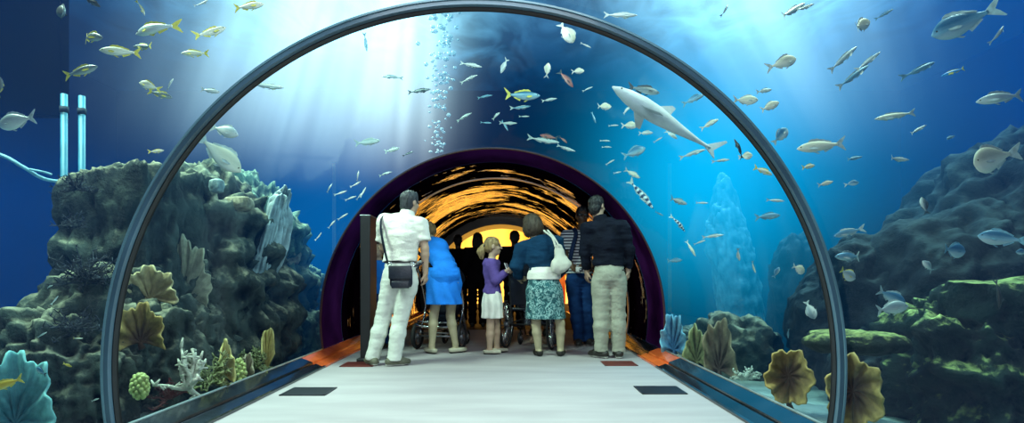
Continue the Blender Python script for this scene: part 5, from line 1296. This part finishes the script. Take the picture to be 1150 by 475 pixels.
fish(811, 180, 20, 8, 'slim', S_, FG, .8, 'pale fish near the right arc of the ring below the dark upright one')
fish(712, 171, 26, 20, 'bream', B_, FB, .9, 'blurred pale blue fish above the banded shape')
fish(710, 195, 19, -30, 'snapper', C_, FG, .5, 'small cream fish just above the banded shape')
fish(837, 113, 26, -2, 'bream', C_, FG, .6, 'white fish touching the inside of the ring on the right arc, highest of two')
fish(853, 163, 14, 5, 'round', C_, FG, .5, 'small round white fish just inside the right arc of the ring')
fish(842, 157, 24, 122, 'slim', 'f_black', FD, .45, 'dark slim fish steeply upright inside the right arc of the ring')
fish(857, 192, 23, -20, 'snapper', C_, FY, .5, 'pale yellow fish slanting down inside the right arc of the ring')
fish(703, 124, 17, 45, 'slim', S_, FG, .8, 'slim fish crossing below the grey trevally')
fish(779, 111, 24, 20, 'snapper', B_, FB, 1.0, 'faint blue fish above the middle of the pale finned shape')
fish(720, 218, 42, -54, 'slim', 'f_stripe', FG, .5, 'large banded shape, a stand-in for a refraction, right of the black shirted man')  # fish mesh added in place of a striped refraction
fish(763, 251, 24, -50, 'slim', 'f_stripe', FG, .5, 'smaller banded shape, a stand-in for a refraction, lower right of the large banded one')  # second fish mesh added for the striped refraction
fish(761, 226, 23, -14, 'snapper', S_, FB, .5, 'white bellied blue fish level beside the banded shape')
fish(801, 265, 22, 6, 'slim', S_, FG, .4, 'bright slim fish in front of the pale spire, lowest there')
fish(788, 228, 14, 0, 'slim', S_, FG, .5, 'small white fish left of the top of the pale spire')
fish(786, 272, 13, 20, 'slim', S_, FG, .5, 'tiny fish left of the bright slim fish by the spire')
fish(776, 279, 20, -62, 'slim', C_, FG, .4, 'white fish diving steeply left of the pale spire')
fish(862, 243, 27, 5, 'snapper', B_, FB, .8, 'faint blue fish right of the pale spire')
fish(889, 215, 19, -5, 'slim', S_, FG, .4, 'pale slim fish just inside the right arc, at the height of the spire top')
fish(740, 240, 12, -20, 'slim', B_, FB, .6, 'faint tiny fish between the two banded shapes')
fish(846, 300, 14, -70, 'slim', C_, FG, .4, 'small pale fish diving right of the pale spire')
fish(829, 286, 14, -80, 'snapper', S_, FG, .25, 'small silver fish upright against the pale spire')
fish(735, 300, 16, 4, 'snapper', B_, FB, .5, 'dim blue fish beside the purple lining at the right')
fish(897, 302, 17, -25, 'round', C_, FG, .35, 'round white fish inside the right side of the ring, over the dim column')
fish(872, 306, 13, 60, 'bream', B_, FB, .35, 'small blue fish left of the round white one')
fish(910, 348, 21, -70, 'round', S_, FG, .3, 'round silver fish nose down behind the ring, above the flat coral plate')
fish(885, 374, 13, -80, 'slim', B_, FB, .3, 'small blue fish diving above the large brown cup coral')
GRP = 'fish in the haze outside the right of the ring'
fish(880, 70, 33, 18, 'bream', C_, FG, .6, 'cream bream nosing up to the right in the haze outside the ring')
fish(864, 120, 22, 25, 'bream', C_, FG, .5, 'smaller cream fish just outside the right arc of the ring')
fish(815, 11, 16, 65, 'slim', S_, FD, .7, 'small dark finned fish upright near the top edge outside the ring')
fish(888, 13, 44, 32, 'slim', S_, FG, 1.0, 'long faint slim fish slanting up in the haze at the top')
fish(697, 17, 36, -4, 'slim', S_, FG, .9, 'long pale fish lying just above the ring right of its crown')
fish(858, 102, 18, 10, 'snapper', S_, FG, .8, 'blurred pale fish just above the smaller cream fish outside the ring')
fish(877, 152, 20, 50, 'round', B_, FG, .6, 'blurred pale round fish outside the ring arc')
fish(966, 29, 32, 26, 'bream', C_, FG, .6, 'cream bream nosing up right in the upper blue, between haze and the big silver fish')
fish(903, 9, 24, 22, 'slim', S_, FG, .8, 'slim pale fish at the top edge left of the cream bream')
fish(993, 16, 20, 28, 'slim', B_, FB, .8, 'faint slim blue fish right above the cream bream')
fish(947, 66, 40, 42, 'slim', S_, FG, .9, 'long pale fish slanting up, leftmost of three streaks in the haze')
fish(974, 70, 32, 40, 'slim', S_, FG, .9, 'pale slim fish slanting up, rightmost of three streaks in the haze')
fish(958, 86, 42, 36, 'slim', B_, FG, 1.0, 'faint blue fish slanting up under the other two streaks in the haze')
fish(922, 164, 50, 186, 'snapper', C_, FG, .5, 'large pinkish white fish heading left just outside the ring')
fish(908, 187, 18, 12, 'snapper', C_, FY, .4, 'small yellowish fish below the large pinkish white one')
fish(927, 206, 18, 14, 'snapper', C_, FG, .4, 'small pale fish outside the ring, lowest below the large pinkish white one')
fish(958, 178, 24, 12, 'slim', B_, FB, .8, 'faint blue slim fish to the right of the large pinkish white one')
fish(957, 206, 14, 10, 'bream', B_, FG, .6, 'small blue fish right above the pale edged rock')
GRP = 'fish in front of the right rock slope'
fish(1080, 27, 64, 201, 'bream', 'f_blue', FG, .9, 'big silver blue fish nosing down left in the upper right corner')
fish(1122, 38, 24, 55, 'slim', S_, FG, .8, 'slim fish pointing up beside the tail of the big silver blue fish')
fish(1125, 109, 48, 189, 'snapper', S_, FG, .7, 'silver fish heading left above the crest of the rock slope at the right edge')
fish(1005, 130, 46, 190, 'slim', C_, FG, .8, 'long pale yellowish fish heading left in the middle of the right blue water')
fish(1072, 80, 28, 200, 'slim', 'f_bright', FY, .8, 'small vivid blue fish with yellow tail')
fish(1035, 77, 40, 26, 'slim', B_, FB, .9, 'faint slim fish left of the vivid blue one')
fish(1030, 146, 22, 28, 'slim', S_, FG, .8, 'slim pale fish rising below the long yellowish one')
fish(1065, 155, 22, 18, 'slim', B_, FB, .7, 'small blue fish on the crest line of the rock slope')
fish(1008, 179, 30, 0, 'slim', S_, FG, .7, 'slim white fish level above the pale edged rock')
fish(1113, 178, 50, 196, 'round', C_, FG, .5, 'round cream bream with forked tail in front of the dark rock slope')
fish(1038, 231, 20, 98, 'bream', D_, FD, .6, 'dark greenish fish upright before the rock slope')
fish(952, 261, 30, 196, 'snapper', B_, FG, .5, 'blue silver fish heading left beside the ring, upper of two')
fish(955, 288, 38, 181, 'snapper', B_, FG, .5, 'larger blue silver fish heading left beside the ring, lower of two')
fish(1070, 281, 28, -6, 'round', B_, FB, .6, 'oval blue green fish heading right before the dark slope')
fish(1124, 268, 42, 170, 'bream', B_, FB, .5, 'plump blue green fish heading left at the right side of the slope')
fish(1043, 299, 18, 140, 'bream', S_, FG, .5, 'small pale fish just above the craggy corner rock')
fish(1149, 283, 16, 180, 'bream', B_, FB, .5, 'blue fish cut by the right edge below the plump blue green one')
fish(951, 308, 21, -30, 'round', S_, FY, .4, 'round silver fish nosing down right beside the ring')
fish(1000, 346, 36, 8, 'bream', S_, FG, .5, 'silver fish with forked tail heading right into the craggy rock, lower of a pair')
fish(1000, 333, 32, -28, 'bream', B_, FG, .65, 'blue silver fish nosing down, upper of a pair by the craggy rock')
fish(1123, 331, 32, -88, 'slim', 'f_black', FD, .4, 'dark fish hanging head down before the lime topped boulder', yaw=.1)
# finned shape added in place of a pale reflection in the acrylic
d = exit_d(740, 131)+.55; k = d/F
nv, nr = 30, 20; v = []; f = []
xs = [0, .06, .16, .30, .45, .60, .75, .88, 1.0]; hh = [.006, .035, .062, .080, .078, .060, .038, .020, .012]
for i in range(nv+1):
    t = i/nv; h = float(np.interp(t, xs, hh))
    for j in range(nr):
        a = 2*PI*j/nr; v.append((.5-t, .12*max(0, t-.4)**2+h*1.05*math.sin(a), h*math.cos(a)*(.9 if math.cos(a) < 0 else 1)))
f = [(i*nr+j, i*nr+(j+1) % nr, (i+1)*nr+(j+1) % nr, (i+1)*nr+j) for i in range(nv) for j in range(nr)]+[tuple(range(nr)), tuple(range(nv*nr, nv*nr+nr))]
M['finned_shape'] = pbr('pale reflection skin', (.50, .56, .58), .6, 0, .2, 5, .2, 60)
me = mesh_np('finned_shape', v, f); bm = bmesh.new(); bm.from_mesh(me); bmesh.ops.recalc_face_normals(bm, faces=bm.faces[:]); bm.to_mesh(me); bm.free()
sh = link('finned_shape', me, M['finned_shape']); tag(sh, 'pale finned shape standing in for a reflection, in the cyan water inside the ring', 'finned_shape')
a = math.radians(151); n = Vector((math.cos(a), -.2, math.sin(a))).normalized(); s = Vector((0, 0, 1)).cross(n).normalized(); u = n.cross(s)
sh.matrix_world = Matrix.Translation(px(742, 133, d)) @ Matrix((n, s, u)).transposed().to_4x4() @ Matrix.Scale(132*k, 4)
def fin(name, pts, t=.006):
    bm = bmesh.new(); A = [bm.verts.new(Vector(p)+Vector((0, t, 0))) for p in pts]; B = [bm.verts.new(Vector(p)-Vector((0, t, 0))) for p in pts]; bm.faces.new(A); bm.faces.new(B[::-1])
    for i in range(len(pts)): bm.faces.new((A[i], B[i], B[(i+1) % len(pts)], A[(i+1) % len(pts)]))
    link(name, from_bm(name, bm, False), M['finned_shape'], sh)
fin('dorsal_fin', [(.08, 0, .07), (-.04, 0, .15), (-.08, 0, .145), (-.06, 0, .06)]); fin('tail_fin', [(-.46, .03, .012), (-.60, .05, .13), (-.62, .05, .12), (-.54, .04, .0), (-.58, .04, -.06), (-.46, .03, -.01)])
for s_ in (-1, 1): fin('pectoral_fin', [(.24, s_*.05, -.03), (.10, s_*.22, -.08), (.06, s_*.21, -.08), (.12, s_*.05, -.03)])
for s_ in (-1, 1): bm = bmesh.new(); ball(bm, (.43, s_*.034, .014), .008, 2); link('eye', from_bm('eye', bm), M['eye'], sh)
